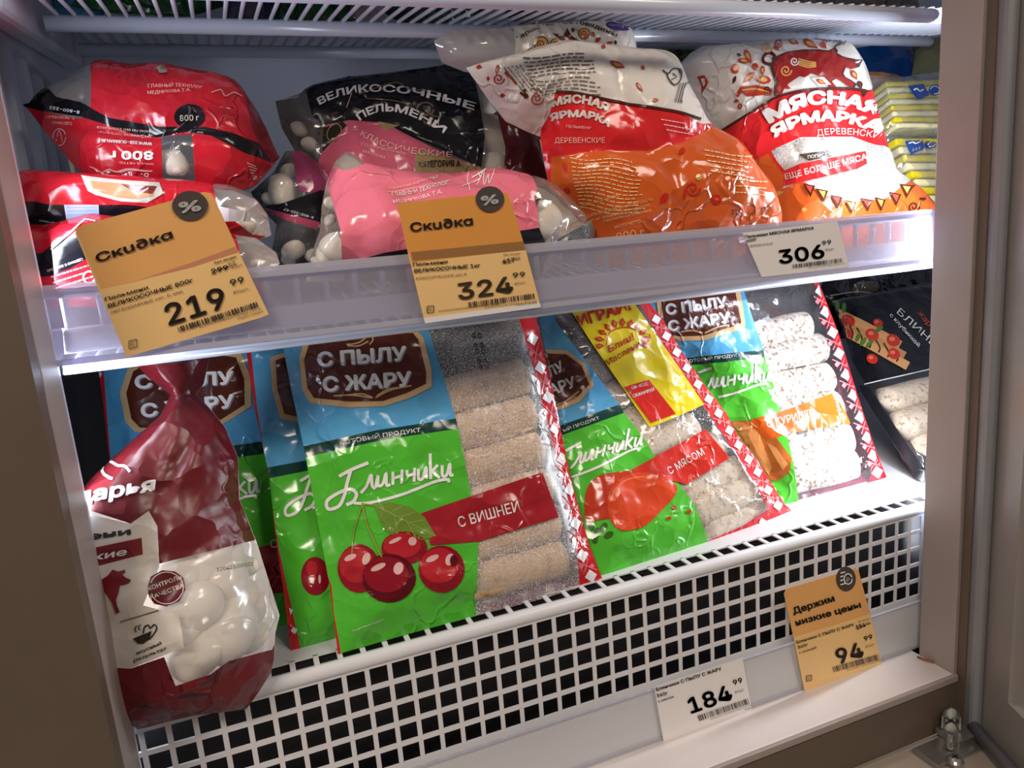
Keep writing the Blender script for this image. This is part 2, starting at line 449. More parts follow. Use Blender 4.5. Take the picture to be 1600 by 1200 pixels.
# pale light covers just behind the jambs
cov = solid('led_cover', '#c3cbe0', .3)
mb = MB(); mb.box((-.012, .0005, -.02), (-.0015, .012, .85), cov); mb.build('light_cover', fr, bevel=.002)
mb = MB(); mb.box((WD + .012, .0005, -.02), (WD + .03, .010, .85), cov); mb.build('light_cover', fr, bevel=.002)
# sill
mb = MB(); mb.box((-.02, -.0338, -.02), (WD - .0002, .013, -.0002), solid('sill_paint', '#d5cdca', .45, var=.04)); mb.build('sill', fr, bevel=.001)
mb = MB(); mb.box((-.02, -.0375, -.0065), (WD + .002, -.034, .0), greyal); mb.build('sill_edge', fr, bevel=.0008)
mb = MB(); mb.box((-.14, -.0362, -.05), (WD + .012, -.034, -.0085), brownal); mb.build('fascia', fr)
mb = MB(); mb.box((-.2, -.30, -.07), (1.0, -.0365, -.05), solid('ledge_paint', '#9c9083', .5, var=.05)); mb.build('lower_ledge', fr, bevel=.002)
# liner
mb = MB(); mb.box((-.03, .36, -.02), (1.05, .38, .85), coolwhite); mb.build('back_panel', fr)
mb = MB(); mb.box((-.05, .012, -.02), (-.034, .36, .85), coolwhite)
mb.build('side_panel', fr)
mb = MB(); mb.box((-.034, .0, .60 - .05), (-.022, .36, .85), coolwhite)
for k in range(6):
    y0 = .07 + k * .045; mb.box((-.034, y0, .36), (-.026, y0 + .018, .56), coolwhite)
mb.box((-.034, .045, .36), (-.024, .058, .56), coolwhite); mb.box((-.034, .02, .34), (-.024, .36, .36), coolwhite)
mb.build('slotted_rail', fr)
mb = MB(); mb.box((-.0345, .062, .0), (-.0335, .355, .55), dark); mb.box((-.0335, .014, .137), (-.030, .358, .34), dark); mb.build('rail_slot_and_shade', fr, label='dark slots between the rail bars, and a dark sheet as shade on the wall below')  # second box is a dark sheet standing for shade on the lower wall
mb = MB(); mb.box((-.13, .0, .85), (1.05, .38, .87), coolwhite); mb.build('top_panel', fr)
mb = MB(); mb.box((1.03, .0, -.02), (1.05, .36, .85), coolwhite); mb.build('side_panel', fr)
mb = MB(); mb.box((WD + .03, -.03, -.06), (1.05, -.004, .85), greyal); mb.build('front_mullion', fr)
mb = MB(); mb.box((-.13, -.034, .66), (1.05, .02, .85), greyal); mb.build('added_header', fr)  # unseen panel, added to keep ceiling light off the upper back
mb = MB(); mb.box((-.034, .0, -.03), (1.03, .36, -.02), dark); mb.build('well_floor', fr)
# small brown sealant crack at the foot of the right jamb
mb = MB(); mb.tube([(WD - .006, -.004, .0006), (WD - .005, -.010, .001), (WD - .0015, -.016, .001)], .0012, solid('sealant', '#8a5a3c', .7), 6); mb.build('sealant_bead', fr, smooth=True)

# door, hinged right and standing open
DD = np.array([-.4005, -.9163, 0]); DO = np.array([WD + .014, -.046, 0]); DN = np.array([-.9163, .4005, 0])
def dpx(px, py):
    d = rays((px, py))[0]; t = ((DO - CAM) @ DN) / (d @ DN); p = CAM + d * t - DO; return p @ DD, p[2]
wg0 = dpx(1502, 1000)[0]; wg1 = dpx(1544, 1000)[0]; ws1 = dpx(1581, 1000)[0]; wsp = dpx(1597, 1000)[0]
zb = dpx(1487, 1120)[1]; zg = dpx(1514, 1112)[1]; zs = dpx(1569, 1092)[1]
RD = np.stack([DD, DN, np.array([0, 0, 1.])], 1)
def dbox(mb, w0, w1, t0, t1, z0, z1, mat): mb.box((w0, t0, z0), (w1, t1, z1), mat, RD, DO)
door_paint = solid('door_frame_paint', '#8f8986', .4, var=.04); gask = solid('grey_rubber_gasket', '#85868a', .35, var=.03)
mb = MB(); LW = .52
dbox(mb, wg0 - .002, ws1, -.035, 0, zb, .85, door_paint); dbox(mb, ws1, LW, -.035, 0, zb, zs, door_paint)
dbox(mb, LW - .05, LW, -.034, 0, zs, .85, door_paint)
door = mb.build('door', fr, label='open door frame with magnetic gasket')
mb = MB()
dbox(mb, wg0, wg1, .0005, .010, zb + .002, .85, gask); dbox(mb, wg1, LW - .02, .0005, .010, zb + .002, zg, gask)
g = mb.build('gasket', door, bevel=.004); 
mb = MB(); mb.tube([DO + DD * wg1 + DN * .008 + np.array([0, 0, zg + .001]), DO + DD * (LW - .02) + DN * .008 + np.array([0, 0, zg + .001])], .0055, gask, 10)
mb.build('gasket_bead', door, smooth=True)
mb = MB(); dbox(mb, wsp, LW - .05, -.022, -.016, zs + .003, .85, clear('door_glass', milky=.02, gloss=.05, rough=.02, crum=0)); mb.build('glass_pane', door)
mb = MB(); dbox(mb, ws1, wsp, -.024, -.012, zs + .012, .85, solid('spacer_bar', '#9a917b', .4))
k = 0
z = zs + .018
while z < .6:
    mb.box((ws1 + .002 + (.004 if k % 2 else 0), -.0125, z), (ws1 + .0032 + (.004 if k % 2 else 0), -.0115, z + .0009), solid('spacer_dot', '#d8d2bd', .3), RD, DO); z += .005; k += 1
mb.build('glass_spacer', door)
mb = MB(); dbox(mb, ws1, LW - .05, -.030, -.014, zs, zs + .012, solid('cream_sealant', '#cfc4ae', .5)); mb.build('glass_bed', door)
# hinge
mb = MB()
hx, hy, hz = at(1478, 1172, z=-.048)
mb.box((hx - .024, hy - .012, -.0499), (hx + .05, hy + .012, -.046), zinc)
bm_pts = [at(a, b, z=-.040) for a, b in ((1470, 1138), (1473, 1128), (1485, 1122), (1496, 1128), (1502, 1142))]
hinge = mb.build('hinge', fr, bevel=.001)
mb = MB()
pp = [np.array(p) for p in bm_pts]
for a, b in zip(pp[:-1], pp[1:]):
    v = [a, b, b + (0, 0, .012), a + (0, 0, .012)]; d = np.cross(b - a, (0, 0, 1.)); d = d / np.linalg.norm(d) * .0018
    v = v + [q + d for q in v]; mb.add(v, [(0, 1, 2, 3), (7, 6, 5, 4), (0, 4, 5, 1), (3, 2, 6, 7), (0, 3, 7, 4), (1, 5, 6, 2)], zinc)
mb.box((pp[0][0] - .002, pp[0][1] - .018, -.0462), (pp[-1][0] + .01, pp[0][1] + .004, -.041), zinc)
mb.build('bracket', hinge, bevel=.0006)
p = at(1484, 1160, z=-.04); mb = MB(); mb.tube([(p[0], p[1], -.045), (p[0], p[1], -.0315)], .0033, zinc, 14); mb.build('pin', hinge, bevel=.0006)
p = at(1492, 1190, z=-.046); mb = MB(); mb.tube([(p[0], p[1], -.0468), (p[0], p[1], -.0445), (p[0], p[1], -.0425), (p[0], p[1], -.0412)], [.0066, .0066, .0052, .0025], zinc, 18)
mb.box((p[0] - .003, p[1] - .0006, -.0413), (p[0] + .003, p[1] + .0006, -.0408), dark); mb.box((p[0] - .0006, p[1] - .003, -.0413), (p[0] + .0006, p[1] + .003, -.0408), dark)
mb.build('screw', hinge)

# ------------------------------------------------------------------ wire shelves
wirem = solid('white_wire_coating', '#c9d0e2', .22, spec=.6)
def sz(y, z0): return z0 + .13 * (y - .03)
def wire_shelf(z0, label, x0, x1, ys, y_end, pitch, barr, vertical=None):
    t = thing('wire_shelf', label, 'shelf', ((x0 + x1) / 2, .15, z0 - .01))
    for y in ys:
        mb = MB(); mb.tube([(x0 - .004, y, sz(y, z0)), (x1, y, sz(y, z0))], barr, wirem, 12); mb.build('bar', t, smooth=True)
    mb = MB(); mb.tube([(0, ys[0], 0), (0, y_end,   .13 * (y_end - ys[0]))], .0014, wirem, 8)
    w = mb.build('wire', t, smooth=True); w.location = Vector((x0 + .004, 0, sz(ys[0], z0) + barr)) - t.location
    # mesh was built relative to the shelf origin, so place copies by offset only
    w.data.transform(Matrix.Translation(t.location)); 
    k = 1
    while x0 + .004 + k * pitch < x1:
        c = w.copy(); COL.objects.link(c); c.parent = t; c.location = Vector((x0 + .004 + k * pitch, 0, sz(ys[0], z0) + barr)) - t.location; k += 1
    return t
sh = wire_shelf(.545, 'white wire shelf overhead, its thin wires running back above the bags', .004, .80, (.03, .16, .30), .34, .0105, .0055)
mb = MB(); mb.box((-.0215, .06, .535), (-.004, .34, .575), coolwhite, [[1, 0, 0], [0, 1, 0], [0, .13, 1]], (0, 0, -.004)); mb.build('side_arm', sh, bevel=.004)
sh2 = wire_shelf(.345, 'white wire shelf with a clear price rail, full of dumpling bags', -.012, .76, (.035, .16, .30), .34, .0105, .004)
mb = MB()
fpl = []
for k in range(36):
    xx = .004 + k * .0175
    mb = MB(); mb.tube([(xx, .0245, .366), (xx, .0245, .387)], .0020, wirem, 8); mb.build('front_wire', sh2, smooth=True)
mb = MB(); mb.box((-.010, .0215, .3545), (.66, .029, .3685), white); mb.box((-.010, .021, .3845), (.66, .028, .389), white); mb.build('front_rail', sh2, bevel=.002)
railm = clear('rail_plastic', trans=.65, milky=.36, gloss=.09, rough=.12, crum=0, tint='#f1f0fb')
railm2 = clear('rail_lip_plastic', trans=.4, milky=.5, gloss=.16, rough=.1, crum=0, tint='#e7e5f6')
mb = MB()
mb.box((-.006, .0105, .3515), (.66, .0118, .390), railm)
mb.box((-.006, .0085, .3497), (.66, .012, .3513), railm2); mb.box((-.006, .0062, .3503), (.66, .0070, .3535), railm2); mb.box((-.006, .0095, .390), (.66, .020, .3925), railm2)
mb.box((-.006, .0085, .3868), (.66, .0095, .390), railm2)
mb.build('price_rail', sh2, label='clear plastic price rail along the shelf front')

# ------------------------------------------------------------------ perforated bottom basket
bk = thing('freezer_basket', 'white perforated freezer basket at the bottom holding the pancake packs', 'basket', (.31, .15, .0))
mb = MB(); P = .01515; b = .0016
X0, X1 = -.03, 1.0; Z1 = .1260; rows = 5; ph = (Z1 - .046) / rows
nx = int((X1 - X0) / P)
for k in range(nx + 1):
    x = X0 + k * P; mb.box((x - b, .0145, .046), (x + b, .0154, Z1), white)
for j in range(rows + 1):
    z = .046 + j * ph; mb.box((X0, .0144, z - b), (X1, .0161, z + b), white)
mb.box((X0, .0146, .0), (X1, .0158, .047), white)
mb.build('grille', bk)
mb = MB()
prof = [(.0145, Z1 - .001), (.0140, .1295), (.0150, .1325), (.0172, .1345), (.0195, .1350), (.0195, .1338), (.0172, .1330), (.0160, .1315), (.0155, .1290), (.0160, Z1 - .001)]
v = [(x, y, z) for x in (X0, X1) for y, z in prof]; n = len(prof)
mb.add(v, [(i, (i + 1) % n, n + (i + 1) % n, n + i) for i in range(n)], white); mb.build('rim', bk, smooth=True)
mb = MB()
ya, yb = .0195, .0310
for k in range(nx + 1):
    x = X0 + k * P; mb.box((x - b * 1.1, ya - .001, .1338), (x + b * 1.1, yb + .001, .1350), white)
mb.box((X0, yb, .1338), (X1, .358, .1350), white)
mb.build('deck', bk, label='smooth white deck with one row of square holes')
mb = MB(); mb.box((X0, .034, .0), (X1, .036, .132), dark); mb.box((X0, .018, .001), (X1, .034, .003), dark); mb.build('air_duct', bk, label='dark duct behind the grille')
lowrail = clear('low_rail_plastic', milky=.62, gloss=.07, rough=.15, crum=0, tint='#f4f2f6')
mb = MB(); mb.box((-.01, .008, .001), (.66, .0092, .0455), lowrail); mb.box((-.01, .0065, .0005), (.66, .0095, .003), railm2)
mb.box((-.01, .0072, .0445), (.66, .0095, .0462), railm2); mb.build('price_rail', bk)
# ================================================================== price cards
black = solid('ink_black', '#453c36', .5); orange = solid('card_orange', '#eab06c', .38, var=.04, spec=.4); yellow = solid('card_yellow', '#f3ca8a', .38, var=.03, spec=.4)
paper = solid('card_white', '#ece9e8', .45, var=.02); disc = solid('disc_grey', '#4a4240', .45); wht = solid('ink_white', '#f6f4f1', .5)
stripe1 = solid('card_stripe_rose', '#c98a68', .4); stripe2 = solid('card_stripe_brown', '#9a6f42', .4); greyink = solid('ink_grey', '#6b5a45', .5)
def barcode(f, p0, p1, h, mat, n=46, seed=3, layer=2):
    R = random.Random(seed); p0 = np.array(p0, float); d = np.array(p1, float) - p0; up = np.array([d[1], -d[0]]); up = up / np.linalg.norm(up) * h
    x = 0.0; V = []; T = []
    while x < 1:
        w = R.choice([.4, .7, 1.1]) / n; k = len(V); a = p0 + d * x; b_ = p0 + d * min(1, x + w)
        V += [a, b_, b_ + up, a + up]; T += [(k, k + 1, k + 2), (k, k + 2, k + 3)]; x += w + R.choice([.4, .6, 1.0]) / n
    f.art((np.array(V), T), mat, layer)
def cbox(f, x, y, s, mat, r=-.2):
    for a, b_ in (((-1, -1), (1, -1)), ((1, -1), (1, 1)), ((1, 1), (-1, 1)), ((-1, 1), (-1, -1))):
        f.stroke([(x + s * a[0], y + s * a[1] + s * a[0] * r), (x + s * b_[0], y + s * b_[1] + s * b_[0] * r)], 1.2, mat)
    f.text('C', (x - s * .5, y + s * .55), (x + s * .5, y + s * .35), s * 1.1, mat, bold=.02)
def card(name, label, plane, outline, base, group=None, edge=None):
    f = Film(plane, outline, .0004, .0004, wr=0, step=.006, dens=20); f.H[:] = .0003
    t = thing(name, label, 'price tag', base_of(f), group); return f, t
# --- 219.99
f, t = card('price_card', 'tilted orange discount card priced 219.99, leftmost on the shelf rail', [(198, 556, .0035), (420, 491, .0035), (225, 330, -.004)],
            [(128, 352), (318, 300), (330, 302), (336, 312), (373, 393), (420, 491), (408, 496), (198, 558), (158, 462), (118, 365), (119, 357)], yellow)
f.region([(110, 340), (340, 290), (380, 386), (300, 414), (215, 440), (158, 452)], orange)
f.region([(216, 438), (300, 410), (371, 384), (374, 394), (300, 418), (185, 446)], stripe1)
f.text('Скu∂кɑ', (152, 410), (271, 371), 19, black, bold=.035)
f.text('Пельмени', (165, 470), (232, 451), 8, black, bold=.02); f.text('ВЕЛИКОСОЧНЫЕ 800г', (170, 481), (302, 440), 9, black, bold=.03); f.text('ЛЕГЕНДАРНЫЕ кат. Б зам.', (174, 490), (287, 456), 6, black)
f.text('219', (264, 508), (356, 478), 45, black, bold=.033); f.text('99', (361, 447), (382, 441), 14, black, bold=.02); f.text('₽/шт.', (365, 459), (390, 452), 6, black)
f.text('299', (331, 428), (357, 421), 11, black, bold=.03); f.text('99', (357, 415), (368, 411), 7, black); f.text('₽/шт.', (362, 420), (380, 414), 5, black); f.text('без акции', (335, 412), (369, 402), 5, black, bold=.02)
f.stroke([(331, 424), (370, 412)], 1.2, black, smooth=False)
barcode(f, (280, 519), (405, 479), 9, black); f.text('06.05.23/10:23/4206977/4754/4.1.5.1.31', (312, 512), (408, 483), 4, black, layer=1); f.text('СИБИР.ГУРМАН', (371, 499), (411, 487), 4, black)
cbox(f, 208, 537, 6, black)
cd_ = f.build('card', t, yellow, back=1)
def discpart(f, cx, cy, rx, ry, t, sym):
    g = Film(f.plane3, ell(cx, cy, rx, ry, n=28), .0006, .0004, wr=0, step=.006, dens=30, on=f, lift=.0009)
    if sym == '%': g.text('%', (cx - rx * .58, cy + ry * .5), (cx + rx * .62, cy + ry * .30), ry * .95, wht, bold=.045)
    else:
        g.stroke(ell(cx + 3, cy, rx * .42, ry * .42, n=18), 1.6, wht); g.text('₽', (cx, cy + 5), (cx + 6, cy + 4), 9, wht, bold=.02)
        for k in range(4): g.stroke([(cx - rx * .6, cy - 9 + 6 * k), (cx - rx * .1 - (k in (1, 2)) * 3, cy - 11 + 6 * k)], 1.8, wht, smooth=False)
    g.build('badge', t, disc, back=-.5)
f.plane3 = [(198, 556, .0035), (420, 491, .0035), (225, 330, -.004)]; discpart(f, 297, 321, 28, 23, t, '%')
# --- 324.99
pl = [(664, 503, .0035), (845, 478, .0035), (630, 330, .0005)]
f, t = card('price_card', 'orange discount card priced 324.99 at the middle of the shelf rail', pl,
            [(621, 322), (624, 317), (700, 309), (788, 301), (795, 304), (821, 390), (845, 480), (664, 505), (641, 410)], yellow)
f.region([(615, 310), (792, 296), (823, 390), (643, 411)], solid('card_orange_deep', '#e29c4c', .36, var=.05, spec=.4))
f.region([(642, 394), (817, 377), (821, 391), (645, 408)], stripe2); f.region([(660, 497), (845, 472), (846, 482), (664, 506)], paper)
f.text('Скu∂кɑ', (641, 362), (739, 351), 19, black, bold=.035)
f.text('Пельмени', (645, 416), (699, 411), 8, black, bold=.02); f.text('ВЕЛИКОСОЧНЫЕ 1кг', (647, 426), (750, 417), 8, black, bold=.03); f.text('КЛАССИЧЕСКИЕ кат.А', (650, 437), (729, 430), 5.5, black)
f.text('324', (716, 468), (802, 456), 35, greyink, bold=.035); f.text('99', (801, 434), (820, 432), 11, greyink, bold=.02); f.text('₽/шт.', (804, 445), (822, 442), 5, greyink)
f.text('417', (785, 412), (804, 409), 10, greyink, bold=.03); f.text('99', (804, 405), (812, 404), 5, greyink); f.text('без акции', (786, 399), (812, 397), 4.5, greyink); f.stroke([(784, 408), (812, 404)], 1.2, greyink, smooth=False)
barcode(f, (732, 480), (836, 466), 8, black, seed=7); f.text('4206989/4754/4.1.5.1.31', (757, 481), (838, 471), 3.5, black); f.text('СибирГурман', (806, 477), (838, 473), 4, black)
cbox(f, 672, 483, 5, black, -.1); f.stroke([(684, 486), (780, 474)], .8, greyink, smooth=False)
f.build('card', t, yellow, back=1); f.plane3 = pl; discpart(f, 765, 311, 22, 20, t, '%')
# --- 306.99
pl = [(1190, 432, .006), (1327, 417, .006), (1165, 370, .006)]
f, t = card('price_card', 'white price card 306.99 in the shelf rail', pl, [(1160, 364), (1308, 346), (1327, 417), (1190, 433)], paper)
f.text('Пельмени МЯСНАЯ ЯРМАРКА', (1163, 372), (1271, 358), 6, black, bold=.035); f.text('900г', (1166, 379), (1182, 375), 6, black, bold=.035); f.text('ДЕРЕВЕНСКИЕ', (1169, 386), (1207, 382), 4.5, black)
f.text('306', (1217, 412), (1288, 402), 29, black, bold=.035); f.text('99', (1284, 383), (1298, 381), 9, black, bold=.02); f.text('₽/шт.', (1289, 392), (1303, 390), 5, black)
barcode(f, (1238, 419), (1316, 409), 6, black, seed=11); f.text('06.06.20/10:25/3942/4754/1.1.5', (1262, 419), (1318, 412), 3, black)
f.build('card', t, paper, back=1)
# --- 184.99
pl = [(1037, 1158, .0055), (1175, 1112, .0055), (1023, 1080, .0055)]
f, t = card('price_card', 'white price card 184.99 on the lowest rail', pl, [(1022, 1073), (1160, 1028), (1175, 1112), (1037, 1160)], paper)
f.text('Блинчики С ПЫЛУ С ЖАРУ', (1025, 1079), (1127, 1046), 7, black, bold=.035); f.text('360г', (1026, 1089), (1043, 1084), 7, black, bold=.035); f.text('с мясом', (1028, 1097), (1052, 1089), 5, black, bold=.02)
f.text('184', (1079, 1114), (1145, 1091), 33, black, bold=.035); f.text('99', (1146, 1070), (1160, 1065), 11, black, bold=.03); f.text('₽/шт.', (1148, 1083), (1163, 1078), 5.5, black)
barcode(f, (1092, 1126), (1170, 1099), 9, black, seed=5); f.text('06.06.23/07:12/3673347/7350/1.5.1.1.36', (1110, 1124), (1172, 1102), 3.5, black); f.text('Рыбная', (1163, 1109), (1173, 1106), 3, black)
f.build('card', t, paper, back=1)
# --- 94.99
pl = [(1257, 1079, .0045), (1378, 1039, .0045), (1228, 930, .0035)]
f, t = card('price_card', 'orange low-price card 94.99 at the right end of the lowest rail', pl,
            [(1225, 928), (1229, 920), (1335, 889), (1341, 891), (1360, 962), (1378, 1040), (1257, 1080), (1240, 997)], yellow)
f.region([(1215, 920), (1345, 880), (1364, 958), (1240, 996)], orange)
f.text('Держим', (1239, 959), (1304, 938), 14, black, bold=.045); f.text('низкие цены', (1243, 977), (1345, 948), 13, black, bold=.045)
f.text('Блинчики С ПЫЛУ С ЖАРУ', (1244, 1005), (1334, 977), 6, black, bold=.035); f.text('360г', (1246, 1013), (1262, 1008), 6, black, bold=.035); f.text('с курицей', (1248, 1021), (1275, 1012), 4.5, black, bold=.02)
f.text('94', (1309, 1037), (1350, 1024), 32, black, bold=.038); f.text('99', (1350, 1001), (1363, 997), 10, black, bold=.03); f.text('₽/шт.', (1352, 1012), (1366, 1007), 5, black); f.text('154', (1338, 983), (1352, 978), 9, black, bold=.04); f.text('99', (1352, 976), (1358, 974), 5, black); f.stroke([(1336, 981), (1360, 973)], 1, black, smooth=False); f.text('без акции', (1340, 972), (1357, 967), 3.5, black)
barcode(f, (1302, 1050), (1374, 1030), 9, black, seed=9); f.text('06.06.23/07:12/3673345/4754', (1322, 1048), (1376, 1032), 3.2, black)
cbox(f, 1263, 1059, 4, black, -.2)
f.build('card', t, yellow, back=1); f.plane3 = pl; discpart(f, 1321, 904, 15, 19, t, 'r')
# ================================================================== pancake packs on the bottom deck
blue = ink('#5aaadb'); green = ink('#54c038'); teal = ink('#123f3a'); tan = ink('#d8b483'); brown = ink('#58261b'); winered = ink('#a3202c'); ging = ink('#c8222b'); gwhite = ink('#eceaf0')
gpink = ink('#dd7a80'); scarlet = ink('#d0342a'); orangep = ink('#d8601f'); white_p = ink('#f4f3f2'); stickery = ink('#e3cc1e', crum=.2); cherry = ink('#8f1226'); cherry2 = ink('#b8242f'); cherryd = ink('#5c0a18'); shine = ink('#e6b9b4')
leafg = ink('#6f8f35'); leafv = ink('#93ab58'); stemg = ink('#93a03a'); meat = ink('#d84a26'); meat2 = ink('#c23a1f'); herb = ink('#3b6a1f'); chick = ink('#d08a4e'); chick2 = ink('#b8652c'); darkink = ink('#2d2422', crum=0)
film_clear = clear('clear_film', milky=.02, gloss=.05); film_frost = clear('frosted_film', frost=.55, milky=.10, gloss=.045, rough=.30, crum=.35, fscale=1100); film_halffrost = clear('part_frosted_film', frost=.22, milky=.05, gloss=.07)
purpleback = ink('#6d1f3c'); trayb = solid('black_tray', '#17171b', .3)
def pancake_mat(name, base, spot, lo, hi, sc=110):
    m, nt, b_ = base_mat(name); v = coords(nt)
    nt.links.new(ramp(nt, noise(nt, v, sc, 4, .7), lo, hi, lin(base), lin(spot)), b_.inputs['Base Color'])
    b_.inputs['Roughness'].default_value = .75; nt.links.new(bump(nt, noise(nt, v, 160, 3), .5, .0012), b_.inputs['Normal']); return m
pan_white = pancake_mat('floury_pancake', '#cfc8be', '#77583a', .50, .60, 230); pan_tan = pancake_mat('baked_pancake', '#d8b48c', '#9a6236', .50, .74, 110); pan_mid = pancake_mat('pale_pancake', '#dccbb4', '#9c7448', .52, .68, 190)
def roll(parent, film, p0, p1, rad, mat, drop=.0015, flat=.72, seed=0):
    """a rolled pancake lying just under the film between two photo points"""
    p0 = np.array(p0, float); p1 = np.array(p1, float)
    q0 = film.unproj(np.array([p0, p1])); dq = q0[1] - q0[0]; sq = np.array([-dq[1], dq[0]]) / np.linalg.norm(dq); hs = []
    for u in (.06, .2, .35, .5, .65, .8, .94):
        for w, kz in ((0, 1), (.5, .86), (-.5, .86), (.85, .5), (-.85, .5)):
            e = 1 if .1 < u < .9 else .75
            hs.append(film.h((q0[0] + dq * u + sq * rad * w * e)[None])[0] - rad * flat * kz * e)
    h = min(hs) - drop
    q = film.to2([p0, p1], h); a, b_ = film.to3(q, [h, h]); ax = b_ - a; L = np.linalg.norm(ax); ax /= L; n = film.n; s_ = np.cross(ax, n)
    R = np.random.default_rng(seed); ns, nc = 14, 20; V = []
    for i in range(ns + 1):
        t = i / ns; e = min(t, 1 - t) * L / rad; k = math.sqrt(max(0, 1 - (1 - min(1, e * 1.8)) ** 2)) * .97 + .03
        for j in range(nc):
            th = 2 * math.pi * j / nc; w = 1 + .05 * math.sin(3 * th + seed) + .035 * math.sin(t * 9 + seed * 2 + th)
            V.append(a + ax * L * t + (s_ * math.cos(th) + n * math.sin(th) * flat) * rad * k * w)
    Fc = [(i * nc + j, i * nc + (j + 1) % nc, (i + 1) * nc + (j + 1) % nc, (i + 1) * nc + j) for i in range(ns) for j in range(nc)]
    Fc += [tuple(range(nc - 1, -1, -1)), tuple(ns * nc + j for j in range(nc))]
    mb = MB(); mb.add(V, Fc, mat)
    # the free flap edge of the roll
    return mb.build('pancake_roll', parent, smooth=True)
def traypart(parent, film, poly, h0=-.004, mat=None):
    q = film.to2(poly, h0); a = film.to3(q, np.full(len(q), h0)); b_ = film.to3(q, np.full(len(q), h0 - .003)); n = len(q)
    mb = MB(); mb.add(list(a) + list(b_), [tuple(range(n)), tuple(range(2 * n - 1, n - 1, -1))] + [(i, i + n, (i + 1) % n + n, (i + 1) % n) for i in range(n)], mat or trayb)
    return mb.build('tray', parent)
def gingham(f, centres, s, ang=.35, lines=True):
    """white lozenges with thin crossing lines on a red strip"""
    for i, (x, y) in enumerate(centres):
        f.poly([(x - s * .15, y - s), (x + s * .95, y - s * .25), (x + s * .3, y + s), (x - s * .85, y + s * .2)], gwhite, 2)
        if lines and i + 1 < len(centres):
            a, b_ = centres[i + 1]; mx, my = (x + a) / 2, (y + b_) / 2
            f.stroke([(x - s, y + s * .9), (mx, my), (a + s, b_ - s * .9)], 1.4, gpink, 1, smooth=False); f.stroke([(x + s * .9, y + s * .6), (mx, my), (a - s * .9, b_ - s * .6)], 1.4, gpink, 1, smooth=False)
            f.poly([(mx - s * .9, my - s * .45), (mx - s * .3, my - s * .1), (mx - s * .8, my + s * .5), (mx - s * 1.2, my + s * .1)], gpink, 1); f.poly([(mx + s * .9, my - s * .4), (mx + s * 1.3, my), (mx + s * .9, my + s * .5), (mx + s * .4, my + s * .1)], gpink, 1)
def script(f, o, u, v, mat=None, w=4.2, part=0):
    """brush lettering for the pancake name in a frame: origin o, u along the word, v upwards, one unit per letter height"""
    o, u, v = map(lambda t: np.array(t, float), (o, u, v)); mat = mat or white_p
    S = [[(.55, .62), (1.0, .80), (1.55, .95)], [(.95, .78), (.80, .3), (.70, -.1), (.5, -.45), (.15, -.5), (.12, -.2), (.5, .02), (.9, .1), (1.1, -.1), (1.0, -.35), (.75, -.45)],
         [(1.25, -.1), (1.45, .12), (1.62, .5), (1.64, .1), (1.75, -.02)], [(1.75, .0), (1.85, .45), (1.84, .08), (2.0, .12), (2.12, .48), (2.12, .05), (2.25, .05)],
         [(2.35, .5), (2.33, .02)], [(2.34, .25), (2.62, .3)], [(2.66, .52), (2.62, .02)], [(2.82, .48), (2.84, .28), (3.02, .3)], [(3.08, .52), (3.04, .02)],
         [(3.2, .46), (3.2, .1), (3.34, .1), (3.46, .48), (3.46, .06)], [(3.62, .95), (3.6, .02)], [(3.62, .26), (3.86, .5)], [(3.66, .28), (3.9, .02)], [(4.0, .46), (4.0, .08), (4.14, .1), (4.26, .48), (4.26, .08), (4.36, .06)],
         [(1.0, -.42), (1.5, -.5), (2.6, -.38), (3.7, -.1), (4.15, -.08), (4.2, -.2)]]
    for k, p in enumerate(S):
        f.stroke([tuple(o + u * a + v * b_) for a, b_ in p], w * (1.15 if k < 2 else 1), mat, 3)
def badge(f, outer, inner, row1, row2, cap1, cap2, t1='С ПЫЛУ', t2='С ЖАРУ', orn=()):
    f.poly(outer, tan, 1); f.poly(inner, brown, 2)
    sh_ = ink('#8d8a96', crum=0)
    for (a, b_), cap, t in ((row1, cap1, t1), (row2, cap2, t2)):
        if t:
            f.text(t, (a[0] + 2, a[1] + 1.5), (b_[0] + 2, b_[1] + 1.5), cap, sh_, layer=3, bold=.05); f.text(t, a, b_, cap, white_p, layer=4, bold=.045)
    for p in orn: f.stroke(p, 2.2, tan, 4)
def inset(poly, k=.88):
    p = np.array(poly, float); c = (p.max(0) + p.min(0)) / 2; return [tuple(c + (q - c) * k) for q in p]
PG = 'pancake packs on the bottom deck'
# --- back left pack, half hidden behind the maroon bag
f = Film([(215, 1010, .107), (440, 978, .085), (385, 545, .150)], [(150, 556), (390, 536), (420, 620), (452, 990), (300, 1035), (215, 1010), (180, 800), (160, 620)], .009, .026, wr=.0012, seed=11, soft=True)
t = thing('pancake_pack', 'blue and green pancake pack half hidden behind the maroon dumpling bag', 'frozen pancakes', base_of(f), PG)
f.region([(100, 440), (430, 430), (432, 700), (405, 690), (175, 735)], blue); f.region([(170, 722), (440, 686), (445, 712), (175, 745)], teal); f.region([(165, 742), (450, 704), (470, 990), (280, 1060), (160, 1010)], green)
f.region([(120, 460), (153, 460), (168, 660), (176, 760), (150, 760)], ging); f.region([(360, 865), (470, 840), (470, 925), (360, 930)], winered)
o_ = [(200, 577), (240, 555), (320, 545), (378, 553), (392, 590), (393, 635), (352, 661), (300, 674), (212, 675), (197, 660), (188, 615)]
badge(f, o_, inset(o_, .9), ((212, 607), (366, 600)), ((222, 652), (368, 636)), 28, 28)
script(f, (215, 800), (44, -7), (-3, -42)); f.text('С ВИШНЕЙ', (423, 856), (520, 846), 18, white_p, bold=.02)
gingham(f, [(155, 585), (159, 625), (163, 665)], 6, lines=False)
f.build('film', t, film_clear, back=1, backmat=purpleback)
